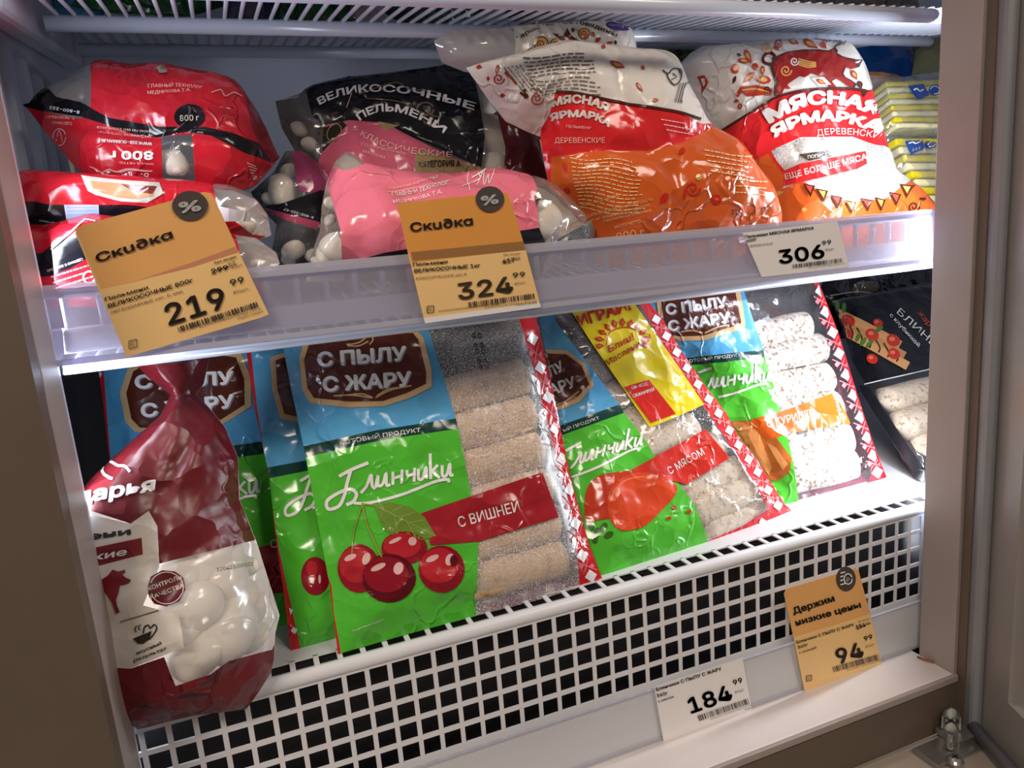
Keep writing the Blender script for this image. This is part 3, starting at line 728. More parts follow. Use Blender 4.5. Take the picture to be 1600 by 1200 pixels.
# --- second pack, peeking out left of the cherry pack
f = Film([(460, 1017, .0455), (520, 1000, .0475), (384, 545, .125)], [(383, 538), (440, 528), (560, 510), (600, 960), (530, 1003), (455, 1020), (444, 930), (432, 850), (420, 740), (398, 640)], .009, .022, wr=.0016, seed=12, soft=True)
t = thing('pancake_pack', 'pancake pack peeking out just left of the front cherry pack', 'frozen pancakes', base_of(f), PG)
f.region([(370, 470), (640, 470), (640, 690), (412, 735), (385, 560)], blue); f.region([(410, 732), (640, 690), (640, 706), (414, 751)], teal); f.region([(412, 749), (640, 704), (640, 940), (535, 1012), (470, 1012), (446, 930), (420, 790)], green)
f.region([(370, 490), (386, 490), (402, 640), (418, 741), (436, 860), (470, 1016), (445, 1025), (430, 900), (395, 650)], ging)
o_ = [(422, 560), (430, 556), (520, 530), (560, 600), (540, 660), (472, 662), (438, 654), (425, 610)]; f.poly(o_, tan, 1); f.poly(inset(o_, .88), brown, 2)
script(f, (442, 785), (46, -10), (2, -44)); f.poly(ell(492, 900, 22, 30), cherry, 2); f.poly(ell(487, 888, 9, 12), cherry2, 3); f.poly(ell(499, 905, 2, 7), shine, 4)
gingham(f, [(386, 575), (390, 612), (395, 645), (459, 985), (452, 955)], 6, lines=False)
f.build('film', t, film_clear, back=1, backmat=purpleback)

# --- front cherry pack
pl = [(522, 1022, .0245), (942, 908, .032), (447, 545, .095)]
f = Film(pl, [(441, 535), (441, 530), (560, 510), (822, 478), (835, 490), (862, 600), (890, 740), (920, 850), (942, 907), (850, 935), (745, 962), (640, 990), (528, 1022), (515, 915), (494, 800), (474, 696), (455, 610)], .0115, .028, soft=True, wr=.0012, wsc=.045, seed=13,
         ridges=[((690, 622 + 57 * k), (840 + 10 * k, 582 + 57 * k), .014, .003) for k in range(6)], creases=[([(560, 560), (600, 650), (660, 720), (800, 770)], .0015, .006), ([(500, 770), (560, 960)], .002, .005)])
rnd = lambda p: [tuple(q) for q in smooth_pts(list(p) + [p[0]], 4)[:-1]]
t = thing('pancake_pack', 'front pancake pack with printed cherries and a frosted window of rolls', 'frozen pancakes', base_of(f), PG)
f.region([(425, 440), (664, 430), (668, 512), (690, 580), (712, 655), (590, 672), (470, 698)], blue); f.region([(472, 698), (590, 672), (712, 654), (716, 672), (600, 689), (476, 717)], teal)
f.region([(474, 715), (600, 687), (716, 670), (737, 780), (747, 850), (743, 970), (640, 1000), (520, 1030), (512, 915), (490, 800)], green)
f.region([(806, 420), (830, 420), (850, 500), (950, 900), (945, 915), (906, 918), (897, 815), (879, 750), (852, 648), (834, 579), (811, 498)], ging)
f.region([(508, 890), (518, 915), (522, 960), (533, 1022), (515, 1030)], ging)
o_ = [(475, 534), (500, 522), (560, 514), (648, 514), (661, 528), (674, 579), (674, 605), (640, 622), (600, 635), (546, 637), (484, 630), (472, 610), (467, 560)]
i_ = [(483, 537), (504, 528), (560, 521), (645, 521), (653, 531), (665, 580), (665, 600), (636, 614), (598, 627), (547, 628), (490, 622), (480, 606), (475, 562)]
badge(f, o_, i_, ((496, 573), (635, 563)), ((504, 612), (643, 603)), 30, 31, orn=[[(541, 539), (552, 538), (562, 535), (572, 528), (580, 526), (582, 532), (577, 539)], [(543, 541), (560, 541), (575, 534)], [(521, 619), (550, 618), (580, 622)], [(540, 618), (565, 616), (582, 622)], [(586, 622), (610, 610), (642, 603)], [(588, 619), (605, 609), (622, 606)]])
f.text('ГОТОВЫЙ ПРОДУКТ', (532, 696), (657, 675), 9, white_p, bold=.015, pm=(595, 684)); script(f, (505, 775), (46.5, -7), (-2, -43), w=4.6)
f.poly([(657, 802), (846, 738), (872, 808), (746, 846), (672, 852)], winered, 2); f.text('С ВИШНЕЙ', (717, 824), (812, 798), 23, white_p, bold=.01, layer=3)
f.poly([(584, 789), (610, 785), (640, 792), (663, 808), (680, 837), (655, 845), (622, 843), (600, 827)], leafg, 3)
for a, b_ in (((584, 789), (680, 837)), ((610, 801), (628, 790)), ((625, 808), (648, 800)), ((640, 816), (665, 812)), ((615, 805), (622, 838)), ((635, 815), (650, 842))): f.stroke([a, b_], 1.2, leafv, 4, smooth=False)
f.stroke([(565, 786), (575, 825), (597, 873)], 2.6, stemg, 6); f.stroke([(565, 788), (553, 830), (549, 866)], 1.8, stemg, 6); f.stroke([(565, 787), (585, 790)], 2.2, stemg, 4)
for (x, y, rx, ry, l) in ((631, 856, 36, 26, 3), (560, 888, 33, 38, 4), (689, 889, 36, 37, 4), (607, 903, 42, 38, 5)):
    f.poly(ell(x, y, rx, ry), cherryd if l == 5 else cherry, l); f.poly(ell(x - rx * .1, y - ry * .15, rx * .82, ry * .74), cherry if l == 5 else cherry2, l + 1); f.poly(ell(x + rx * .35, y - ry * .4, rx * .18, ry * .26, 20), shine, l + 2); f.poly(ell(x - rx * .4, y - ry * .45, rx * .3, ry * .12, -25), shine, l + 2)
f.poly(ell(708, 876, 6, 9), cherryd, 7); f.text('Подробный рецепт', (551, 987), (599, 969), 4, gwhite, fk='i'); f.text('NТВРО', (678, 517), (790, 496), 14, winered, bold=.03)
f.text('29 09 0', (754, 578), (741, 520), 7, darkink, layer=4, bold=.02); f.text('22 08 0', (763, 578), (750, 520), 7, darkink, layer=4, bold=.02)
gingham(f, [(831, 530), (843, 575), (855, 621), (866, 670), (877, 717), (889, 765), (898, 818), (908, 868), (922, 900)], 10.5); gingham(f, [(516, 950), (522, 990)], 6, lines=False)
f.build('film', t, film_frost, back=1.1, backmat=purpleback)
traypart(t, f, [(500, 560), (805, 480), (890, 880), (580, 960)])
for k in range(6): roll(t, f, (660 + 12 * k, 630 + 57 * k), (828 + 12.5 * k, 584 + 57 * k), .0140, pan_tan, seed=k)

# --- meat pack
pl = [(945, 903, .037), (1237, 802, .062), (1000, 475, .148)]
f = Film(pl, [(842, 484), (930, 468), (1002, 456), (1012, 470), (1036, 500), (1066, 550), (1100, 600), (1135, 645), (1153, 680), (1180, 715), (1203, 750), (1226, 788), (1242, 800), (1185, 830), (1110, 862), (1040, 880), (940, 908), (915, 870), (890, 750), (860, 600), (840, 500)], .0105, .028, soft=True, wr=.0016, wsc=.045, seed=14, creases=[([(960, 870), (1000, 850), (990, 820)], .002, .005)])
t = thing('pancake_pack', 'leaning pancake pack with a yellow sticker and printed red meat', 'frozen pancakes', base_of(f), PG)
f.region([(830, 430), (858, 440), (868, 501), (918, 568), (968, 633), (875, 668)], blue); f.region([(872, 666), (968, 632), (975, 646), (880, 682)], teal)
f.region([(878, 680), (975, 645), (1010, 690), (1024, 716), (1062, 758), (1085, 790), (1096, 818), (1104, 836), (1106, 862), (1040, 890), (930, 915), (905, 820)], green)
f.region([(985, 450), (1020, 450), (1040, 490), (1075, 545), (1145, 640), (1165, 680), (1215, 750), (1255, 803), (1200, 812), (1198, 790), (1174, 750), (1152, 715), (1129, 680), (1104, 642), (1074, 602), (1044, 551), (1014, 501)], ging); f.region([(1199, 796), (1250, 795), (1245, 808), (1185, 838), (1104, 872), (1104, 846), (1160, 822)], ging)
o_ = [(840, 546), (886, 548), (914, 569), (927, 602), (905, 628), (868, 643), (850, 640)]; f.poly(o_, tan, 1); f.poly([(838, 552), (884, 554), (908, 572), (920, 601), (900, 622), (868, 636), (850, 634)], brown, 2)
f.text('ЛУ', (858, 590), (882, 578), 22, white_p, bold=.045, layer=4); f.text('АРУ', (860, 618), (900, 604), 23, white_p, bold=.045, layer=4); f.stroke([(880, 630), (890, 622), (904, 612)], 2, tan, 4); f.stroke([(868, 634), (886, 626), (900, 620)], 1.6, tan, 4)
f.text('ЫЙ ПРОДУКТ', (880, 675), (936, 655), 6.5, white_p, bold=.015)
script(f, (846, 742), (36, -10.5), (6, -36), w=3.6)
f.poly([(985, 735), (1101, 671), (1139, 716), (1072, 757), (1052, 752), (1000, 760)], scarlet, 2); f.text('С МЯСОМ', (1045, 742), (1100, 710), 16, white_p, bold=.01, layer=4)
f.poly(rnd([(912, 790), (916, 765), (932, 745), (962, 738), (990, 736), (1005, 742), (990, 780), (975, 805), (940, 812), (915, 815)]), meat2, 3); f.poly(rnd([(948, 780), (955, 762), (975, 745), (1000, 738), (1030, 745), (1055, 758), (1053, 775), (1035, 795), (1015, 815), (1000, 825), (970, 829), (952, 812)]), meat, 4); f.stroke([(952, 785), (960, 765), (978, 750), (1005, 745)], 2, ink('#ea7c50'), 5)
for x, y in ((922, 822), (932, 832), (942, 824), (950, 836), (928, 842)): f.poly(ell(x, y, 8, 5, x * 3), herb, 3)
for x, y in ((1052, 793), (1044, 810), (1075, 800)): f.poly(ell(x, y, 4, 3), meat2, 3)
f.text('30 08 00', (1097, 752), (1115, 762), 5, darkink, layer=4); f.text('22 08 06', (1115, 772), (1130, 790), 5, darkink, layer=4)
gingham(f, [(1024, 500), (1040, 526), (1056, 551), (1072, 576), (1089, 601), (1106, 624), (1121, 646), (1138, 673), (1152, 696), (1168, 718), (1182, 738), (1198, 766), (1214, 790)], 8.5)
gingham(f, [(1190, 815), (1165, 832), (1140, 843), (1118, 853)], 6, lines=False)
f.build('film', t, film_halffrost, back=1.1, backmat=purpleback)
traypart(t, f, [(870, 520), (985, 480), (1190, 775), (1090, 840)], mat=trayb)
for k, (a, b_) in enumerate([((880, 600), (980, 555)), ((910, 640), (1020, 590)), ((940, 680), (1060, 630)), ((985, 712), (1090, 662)), ((1010, 750), (1130, 690)), ((1052, 776), (1166, 726)), ((1075, 806), (1184, 756)), ((1095, 836), (1196, 790))]): roll(t, f, a, b_, .0128, pan_mid, seed=20 + k)
# the promotion sticker on its film
s_ = Film(pl, [(891, 487), (987, 471), (1040, 548), (1098, 633), (1060, 650), (1014, 669), (960, 590), (925, 540)], .0003, .0003, wr=0, step=.004, on=f)
ry = ink('#b3231e', crum=.2); rp = ink('#c8251f', crum=.2)
s_.text('ИГРАЙ!', (904, 512), (986, 484), 25, ry, bold=.05)
for k in range(11):
    a = math.radians(188 - k * 19.5); cx, cy = 972, 537; d = np.array([math.cos(a), -math.sin(a)]); d = np.array([d[0] - .25 * d[1] * 0, d[1]]); n_ = np.array([-d[1], d[0]])
    c0 = np.array([cx, cy]) + d * np.array([29, 25]); c1 = np.array([cx, cy]) + d * np.array([45, 40]); cm = (c0 + c1) / 2
    s_.poly([tuple(c0), tuple(cm + n_ * 4.5), tuple(c1), tuple(cm - n_ * 4.5)], ry, 2); s_.poly([tuple(c0 * .8 + c1 * .2), tuple(cm + n_ * 2.3), tuple(c1 * .75 + c0 * .25), tuple(cm - n_ * 2.3)], ink('#e0562a', crum=.2), 3)
s_.stroke([(946, 540), (950, 522), (964, 514), (980, 512), (994, 516)], 1.6, ry, 3)
s_.text('Блин!', (951, 552), (990, 531), 15, ry, bold=.02, shear=.25); s_.text('Масленица!', (947, 573), (1017, 531), 13, ry, bold=.015, shear=.25)
s_.poly([(975, 605), (1013, 594), (1055, 647), (1016, 661)], rp, 2); s_.text('QR-КОД', (986, 609), (1011, 602), 6.5, white_p, layer=3, bold=.02); s_.text('СКАНИРУЙ', (988, 622), (1022, 611), 7, white_p, layer=3, bold=.02)
s_.build('sticker', t, stickery, back=0, label='yellow promotion sticker')

# --- chicken pack
pl = [(1240, 786, .078), (1388, 751, .080), (1275, 430, .158)]
f = Film(pl, [(1010, 470), (1012, 454), (1270, 420), (1275, 430), (1310, 520), (1340, 618), (1368, 703), (1388, 752), (1330, 766), (1245, 786), (1218, 790), (1160, 690), (1080, 570)], .0105, .028, soft=True, wr=.0014, wsc=.05, seed=15,
         creases=[([(1170, 640), (1195, 690), (1210, 740), (1235, 770)], .002, .004), ([(1300, 620), (1310, 680), (1335, 740)], .002, .004)])
t = thing('pancake_pack', 'pancake pack with an orange banner, the rightmost of the blue and green ones', 'frozen pancakes', base_of(f), PG)
f.region([(990, 380), (1150, 380), (1160, 450), (1193, 549), (1130, 555), (1061, 562), (1010, 480)], blue); f.region([(1060, 561), (1130, 553), (1193, 547), (1195, 560), (1130, 568), (1068, 573)], teal)
f.region([(1064, 572), (1130, 566), (1195, 558), (1216, 629), (1230, 683), (1240, 728), (1250, 800), (1200, 800), (1130, 680)], green)
f.region([(1255, 380), (1285, 380), (1400, 755), (1345, 770), (1362, 742), (1350, 690), (1339, 640), (1318, 579), (1300, 528), (1268, 432)], ging)
o_ = [(1022, 448), (1060, 434), (1140, 430), (1156, 455), (1164, 510), (1157, 515), (1100, 532), (1058, 533), (1037, 528), (1028, 490)]; i_ = [(1030, 449), (1062, 440), (1134, 437), (1148, 457), (1157, 505), (1150, 509), (1098, 525), (1060, 526), (1043, 522), (1035, 490)]
badge(f, o_, i_, ((1040, 492), (1135, 479)), ((1044, 518), (1140, 503)), 22, 22, orn=[[(1063, 519), (1080, 517), (1097, 521)], [(1100, 521), (1120, 512), (1138, 508)]])
f.text('ГОТОВЫЙ ПРОДУКТ', (1072, 567), (1156, 557), 6.5, white_p, bold=.015); script(f, (1058, 612), (33.5, -3.5), (1, -33), w=3.4)
f.poly([(1128, 660), (1165, 657), (1200, 668), (1236, 716), (1233, 738), (1214, 752), (1204, 750), (1170, 702)], chick2, 2); f.poly([(1130, 658), (1160, 660), (1185, 678), (1205, 730), (1200, 742), (1165, 700)], chick, 3); f.poly([(1195, 690), (1212, 700), (1230, 725), (1222, 735)], ink('#dd9a5c'), 3)
f.poly([(1172, 656), (1230, 640), (1301, 614), (1318, 640), (1327, 662), (1260, 672), (1195, 687)], orangep, 3); f.text('С КУРИЦЕЙ', (1198, 669), (1273, 650), 17, white_p, bold=.01, layer=4); f.text('ИТВК', (1168, 450), (1240, 438), 10, gpink)
gingham(f, [(1280, 455), (1288, 488), (1299, 520), (1309, 553), (1320, 586), (1331, 618), (1342, 652), (1353, 684), (1362, 712), (1369, 738)], 10)
f.build('film', t, film_clear, back=1.1, backmat=purpleback)
traypart(t, f, [(1140, 430), (1262, 420), (1345, 750), (1220, 778)])
for k, (a, b_) in enumerate([((1160, 530), (1266, 506)), ((1160, 569), (1292, 540)), ((1175, 615), (1302, 588)), ((1190, 660), (1315, 632)), ((1200, 710), (1332, 680)), ((1216, 752), (1340, 722))]): roll(t, f, a, b_, .0150, pan_white, seed=40 + k)

# --- black sleeved tray at right, and the dark one behind it
slv = ink('#141418', crum=.15)
f = Film([(1352, 605, .155), (1450, 580, .155), (1432, 748, .057)], [(1300, 470), (1440, 448), (1520, 442), (1545, 640), (1448, 757), (1432, 748), (1390, 680), (1346, 612), (1325, 540)], .012, .015, wr=.0006, wsc=.05, seed=16)
t = thing('pancake_tray', 'black tray of pancakes in a sleeve picturing strawberries, right of the chicken pack', 'frozen pancakes', base_of(f), PG)
f.region([(1280, 480), (1440, 430), (1580, 400), (1600, 540), (1450, 577), (1352, 599), (1330, 560)], slv); f.region([(1340, 600), (1358, 605), (1400, 668), (1446, 735), (1445, 775), (1390, 700), (1340, 620)], trayb)
food = ink('#d9a066', crum=.1); berry = ink('#c8321f', crum=.1); sauce = ink('#3a140c', crum=.1); mint = ink('#4f7a34', crum=.1)
food2 = ink('#c08a52', crum=.1)
for p_, c_, w_ in (([(1304, 487), (1355, 512), (1406, 540)], food, 13), ([(1312, 514), (1360, 540), (1418, 573)], food, 14), ([(1305, 500), (1358, 527), (1413, 557)], food2, 13)): f.stroke(p_, w_, c_, 1)
for a in range(7): f.stroke([(1310 + 14 * a, 497 + 8 * a), (1318 + 14 * a, 512 + 8 * a), (1316 + 14 * a, 524 + 7 * a)], 2.4, sauce, 2)
for x, y, r in ((1325, 502, 11), (1323, 522, 9), (1362, 524, 11), (1395, 533, 11), (1371, 506, 8), (1362, 562, 9), (1396, 554, 10)): f.poly(ell(x, y, r, r * .82, 30), berry, 3); f.poly(ell(x - 2, y - 2, r * .4, r * .3), ink('#e77a5c', crum=.1), 4)
for x, y in ((1308, 478), (1318, 482), (1348, 535), (1358, 538), (1372, 516), (1340, 528)): f.poly(ell(x, y, 8, 3.5, 35 + x), mint, 4)
f.text('БЛИНЫ', (1400, 490), (1462, 548), 15, white_p, layer=3, shear=.2, up=(.45, -.9)); f.text('с клубникой', (1389, 494), (1434, 544), 8, white_p, layer=3, bold=.02, up=(.6, -.8)); f.text('жар', (1432, 490), (1450, 512), 12, meat, layer=3)
f.stroke([(1350, 601), (1400, 590), (1452, 578)], 1.6, gwhite, 2)
f.build('sleeve', t, film_clear, back=1.0, backmat=trayb)
for k, (a, b_) in enumerate([((1375, 628), (1500, 598)), ((1400, 668), (1520, 632)), ((1428, 706), (1540, 664))]): roll(t, f, a, b_, .017, pan_mid, seed=60 + k, drop=.003)
f = Film([(1300, 470, .30), (1450, 440, .30), (1380, 425, .305)], [(1268, 500), (1290, 424), (1400, 412), (1540, 402), (1540, 520), (1300, 530)], .012, .02, wr=.0015, seed=17, bumps=[(1353, 450, .018, .012)])
t = thing('pancake_tray', 'dark wrapped tray behind the strawberry sleeve, under the shelf rail', 'frozen pancakes', base_of(f), PG)
f.poly(ell(1353, 452, 22, 13), ink('#4c463c', crum=.8), 1); f.stroke([(1296, 462), (1340, 456), (1370, 460)], 2, ink('#8f9094'), 2); f.poly([(1385, 452), (1460, 440), (1460, 452), (1385, 464)], ink('#4d4a46'), 1)
f.build('wrap', t, ink('#17171c', crum=.5), back=.5)

# --- maroon dumpling bag, tied at the neck
mar = ink('#6a1820', rough=.33, crum=.5); mard = ink('#7d1f2a', rough=.33, crum=.5); cream = ink('#d9d2ca', rough=.36, crum=.25)
win = clear('maroon_bag_window', milky=.28, gloss=.07, rough=.18, crum=.4)
f = Film([(215, 1122, .017), (400, 1085, .007), (250, 640, .062)], [(184, 540), (330, 530), (326, 565), (318, 600), (306, 616), (330, 640), (352, 668), (372, 715), (374, 780), (402, 850), (420, 908), (437, 962), (430, 990), (428, 1030), (424, 1050), (405, 1080), (385, 1108), (300, 1118), (215, 1140), (160, 1090), (110, 940), (95, 800), (150, 740), (205, 690), (250, 650), (268, 618), (232, 590)], .040, .055, wr=.0032, wsc=.042, seed=18,
         bumps=[(335, 930, .017, .006), (345, 1000, .018, .008), (400, 960, .016, .006), (300, 965, .015, .004), (380, 890, .016, .004)],
         creases=[([(300, 620), (290, 690), (262, 760)], .006, .004), ([(318, 640), (350, 700), (352, 730)], .006, .004), ([(240, 548), (290, 612)], .003, .003), ([(262, 545), (294, 612)], .003, .003), ([(288, 540), (299, 612)], .003, .003), ([(310, 540), (302, 612)], .003, .003), ([(290, 618), (240, 720), (240, 880)], .004, .005), ([(265, 605), (300, 616)], .006, .005)])
t = thing('dumpling_bag', 'maroon bag of dumplings tied at its neck, front left of the basket', 'frozen dumplings', base_of(f))
f.region([(120, 790), (205, 818), (233, 800), (247, 822), (250, 880), (300, 868), (402, 843), (450, 960), (425, 1015), (358, 1032), (330, 1052), (276, 1070), (258, 1025), (205, 1043), (150, 1040)], win)
f.region([(120, 795), (160, 808), (205, 818), (233, 798), (247, 822), (250, 885), (225, 945), (280, 960), (290, 1010), (205, 1043), (150, 1040)], cream)
f.region([(150, 855), (222, 840), (224, 866), (150, 885)], mard)
f.text('Едарья', (96, 790), (243, 766), 30, white_p, bold=.05, shear=.3, layer=3); f.stroke([(178, 748), (165, 740), (164, 728), (175, 721), (186, 727), (197, 728), (205, 737)], 4, white_p, 3); f.stroke([(164, 740), (174, 748)], 3, white_p, 3)
f.text('пельмени', (22, 858), (207, 834), 14, darkink, bold=.05, layer=3); f.text('ские', (130, 878), (200, 866), 15, white_p, bold=.03, shear=.3, layer=3)
f.poly([(160, 905), (170, 899), (178, 889), (187, 892), (197, 889), (198, 894), (192, 896), (198, 901), (207, 905), (205, 909), (198, 912), (190, 913), (188, 924), (184, 936), (186, 946), (190, 955), (184, 957), (178, 940), (168, 925), (160, 925)], mard, 3)
f.poly([(233, 915), (237, 900), (255, 890), (275, 892), (288, 902), (291, 920), (282, 938), (262, 946), (243, 942), (234, 930)], ink('#5f1420', rough=.3, crum=.2), 3); f.stroke(ell(262, 918, 26, 25, n=24, a0=200, a1=380), 1.4, cream, 4); f.stroke(ell(262, 918, 25, 24, n=24, a0=20, a1=160), 1.4, cream, 4)
f.text('КОНТРОЛЬ', (234, 922), (286, 903), 9, cream, bold=.03, layer=4); f.text('КАЧЕСТВА', (238, 935), (290, 916), 9, cream, bold=.03, layer=4)
f.stroke([(190, 970), (250, 952)], 1.2, darkink, 3, smooth=False)
f.poly([(210, 996), (239, 984), (236, 996), (226, 1004), (218, 1004)], darkink, 3); f.stroke([(226, 988), (228, 978), (234, 975), (237, 980), (243, 974), (247, 980), (240, 992), (234, 998)], 2, darkink, 3); f.stroke([(215, 986), (213, 980), (217, 976)], 1.6, darkink, 3); f.stroke([(221, 983), (219, 978), (222, 974)], 1.6, darkink, 3)
f.text('вкусный', (216, 1021), (254, 1005), 7, darkink, bold=.02, shear=.25, layer=3); f.text('результат', (212, 1032), (262, 1013), 7, darkink, bold=.02, shear=.25, layer=3); f.text('120423/091023', (340, 892), (402, 882), 8, darkink, layer=3)
f.build('bag_film', t, mar, back=.35, backmat=ink('#b9a596'))
doughm = solid('raw_dough', '#ece1d0', .6, var=.04, bmp=.25, bscale=300)
def dumpling_mesh():
    V = []; Fc = []; ns, nc = 14, 22
    for i in range(ns + 1):
        ph = math.pi * i / ns
        for j in range(nc):
            th = 2 * math.pi * j / nc; r = math.sin(ph); e = 1 + .12 * math.sin(2 * th + 1) + .10 * max(0, math.cos(th - .6)) ** 3
            V.append((r * math.cos(th) * e, r * math.sin(th) * e, math.cos(ph) * .72 + .10 * r * math.cos(3 * th)))
    for i in range(ns):
        for j in range(nc): Fc.append((i * nc + j, (i + 1) * nc + j, (i + 1) * nc + (j + 1) % nc, i * nc + (j + 1) % nc))
    me = bpy.data.meshes.new('dumpling'); me.from_pydata(V, [], Fc); me.materials.append(doughm); me.polygons.foreach_set('use_smooth', [True] * len(Fc)); me.update(); return me
DM = dumpling_mesh()
def dumplings(film, parent, spots, drop=.003):
    R = random.Random(len(spots) * 7 + int(spots[0][0])); off = world_loc(parent)
    for (x, y, r) in spots:
        h0 = film.h(film.unproj(np.array([[x, y]], float)))[0]; r = min(r, h0 * .85 + .003); q_ = film.unproj(np.array([[x, y]], float))[0]; r = min(r, h0 * .8 + .004)
        ix = np.clip(((q_ - film.lo) / film.cell).astype(int), 0, np.array(film.D.shape) - 1); r = min(r, film.D[ix[0], ix[1]] * .7)
        ring = min(film.h((q_ + r * .8 * np.array([math.cos(a), math.sin(a)]))[None])[0] for a in np.arange(10) * .628)
        p = film.to3(q_[None], [min(h0 - r * .9, ring - r * .55) - drop])[0]; o = bpy.data.objects.new('dumpling', DM); COL.objects.link(o); o.parent = parent
        n = Vector(film.n); q = n.to_track_quat('Z', 'Y') ; e = q.to_matrix() @ Matrix.Rotation(R.random() * 6.28, 3, 'Z') @ Matrix.Rotation((R.random() - .5) * .5, 3, 'X')
        o.location = Vector(p - off); o.rotation_euler = e.to_euler(); o.scale = (r, r, r)
dumplings(f, t, [(335, 925, .018), (342, 1000, .020), (390, 960, .018), (290, 962, .016), (374, 893, .015), (310, 885, .015), (298, 1035, .015), (378, 1012, .015), (268, 985, .013), (272, 900, .012), (345, 880, .013), (365, 950, .015)], drop=.0015)
# ================================================================== bags on the middle shelf
redp = ink('#bd1d2b'); redd = ink('#a81625'); blk = ink('#14141a', crum=.3); bag_white = ink('#d9d3cc'); pinkp = ink('#e8788c'); goldp = ink('#a88f62'); silver = ink('#b9c6e6'); cocoa = ink('#4a2018', crum=.2)
orangeb = ink('#d35e24'); redb = ink('#d5262a'); ornr = ink('#a8341f', crum=.2); orny = ink('#cfa052', crum=.2); ltxt = ink('#f3c88a', crum=.1); dtxt = ink('#3b3029', crum=.1); lred = ink('#f0c0b8', crum=.1)
bagclear = clear('bag_clear_film', milky=.08, gloss=.08, rough=.12)
BG = 'bags of frozen dumplings on the middle shelf'
def lines(f, p0, p1, down, n, h, mat, seed=1, layer=2, wave=0):
    """a block of small print: n rows of short made-up word shapes, too small to read in the photo"""
    R = random.Random(seed); p0, p1, down = map(lambda t: np.array(t, float), (p0, p1, down))
    for k in range(n):
        a = p0 + down * k; d = p1 - p0; x = R.random() * .03; L = 1 - R.random() * .15
        while x < L:
            w = R.uniform(.05, .13); e = min(L, x + w); pts = []
            for q in (x, (x + e) / 2, e): pts.append(a + d * q + np.array([0, wave * math.sin(q * 7 + k * .35)]))
            f.stroke(pts, h, mat, layer); x = e + .022
def swirl(f, x, y, r, mat, turns=1.6, w=2, a0=0, sgn=1, layer=3):
    pts = [(x + r * (1 - q / 1.15) * math.cos(a0 + sgn * 6.283 * turns * q), y + r * (1 - q / 1.15) * math.sin(a0 + sgn * 6.283 * turns * q)) for q in np.linspace(0, 1, 16)]; f.stroke(pts, w, mat, layer)
def drop_(f, x, y, L, w, ang, mat, inner=None, layer=2):
    a = math.radians(ang); d = np.array([math.cos(a), math.sin(a)]); n = np.array([-d[1], d[0]]); c = np.array([x, y])
    def shp(k): return [tuple(c + d * L * .5 * k), tuple(c + n * w * .5 * k + d * 0 * L), tuple(c - d * L * .35 * k + n * w * .35 * k), tuple(c - d * L * .5 * k), tuple(c - d * L * .35 * k - n * w * .35 * k), tuple(c - n * w * .5 * k)]
    f.poly(shp(1), mat, layer)
    if inner: f.poly(shp(.55), inner, layer + 1)

# --- lower red bags
f = Film([(70, 430, .052), (400, 415, .052), (110, 345, .060)], [(20, 480), (20, 350), (70, 352), (140, 334), (200, 340), (300, 345), (372, 368), (400, 372), (432, 395), (437, 412), (425, 425), (400, 480)], .020, .03, wr=.002, wsc=.03, seed=21)
t = thing('dumpling_bag', 'lowest red dumpling bag, its black band showing left of the orange card', 'frozen dumplings', base_of(f), BG)
f.region([(0, 400), (66, 396), (98, 372), (150, 366), (150, 396), (110, 420), (76, 432), (0, 440)], blk); f.region([(366, 360), (440, 380), (450, 430), (385, 430)], bagclear)
f.text('СДЕЛАНО С ЛЮБОВЬЮ', (130, 404), (74, 423), 5, white_p, layer=3, bold=.03); lines(f, (80, 434), (150, 412), (2, 9), 4, 2.2, lred, 3); f.stroke(ell(140, 434, 9, 9), 2.5, white_p, 3)
f.stroke([(80, 391), (134, 344), (150, 347)], 2.0, lred, 3, smooth=False)
f.build('bag_film', t, redd, back=.3, backmat=ink('#b5aca8'))
f = Film([(70, 320, .085), (400, 330, .085), (110, 280, .095)], [(10, 278), (55, 274), (110, 280), (200, 284), (300, 291), (365, 298), (400, 312), (418, 335), (424, 368), (380, 382), (300, 372), (150, 366), (20, 380)], .026, .03, wr=.0018, wsc=.035, seed=22, bumps=[(380, 335, .016, .006)])
t = thing('dumpling_bag', 'red dumpling bag under the topmost red one, with a pale blue patch on its seam', 'frozen dumplings', base_of(f), BG)
f.region([(0, 318), (55, 315), (78, 320), (200, 320), (345, 336), (345, 350), (170, 338), (105, 346), (60, 355), (0, 360)], blk); f.region([(100, 320), (154, 320), (155, 338), (104, 346)], silver)
f.region([(330, 290), (380, 296), (430, 340), (430, 372), (395, 366), (345, 330)], bagclear); f.region([(340, 322), (392, 332), (392, 346), (345, 346)], ink('#d9dde6'))
f.poly([(130, 284), (250, 292), (256, 304), (230, 318), (190, 316), (150, 306), (138, 300)], ink('#b9b4ac'), 1); f.poly([(142, 288), (244, 295), (240, 308), (215, 313), (185, 310), (160, 303), (146, 297)], ink('#b98a66'), 2); f.poly([(190, 292), (246, 296), (238, 305), (210, 302)], ink('#6a2a24'), 3)
f.text('свиная говядина', (92, 350), (62, 345), 4, white_p, layer=3)
for k in range(3): f.stroke([(105, 325 + 6 * k), (153, 325 + 5 * k)], 1, ink('#8ba3dd'), 2, smooth=False)
f.build('bag_film', t, redp, back=.35, backmat=ink('#b5aca8'))
dumplings(f, t, [(385, 335, .016), (405, 358, .012)], drop=.0015)
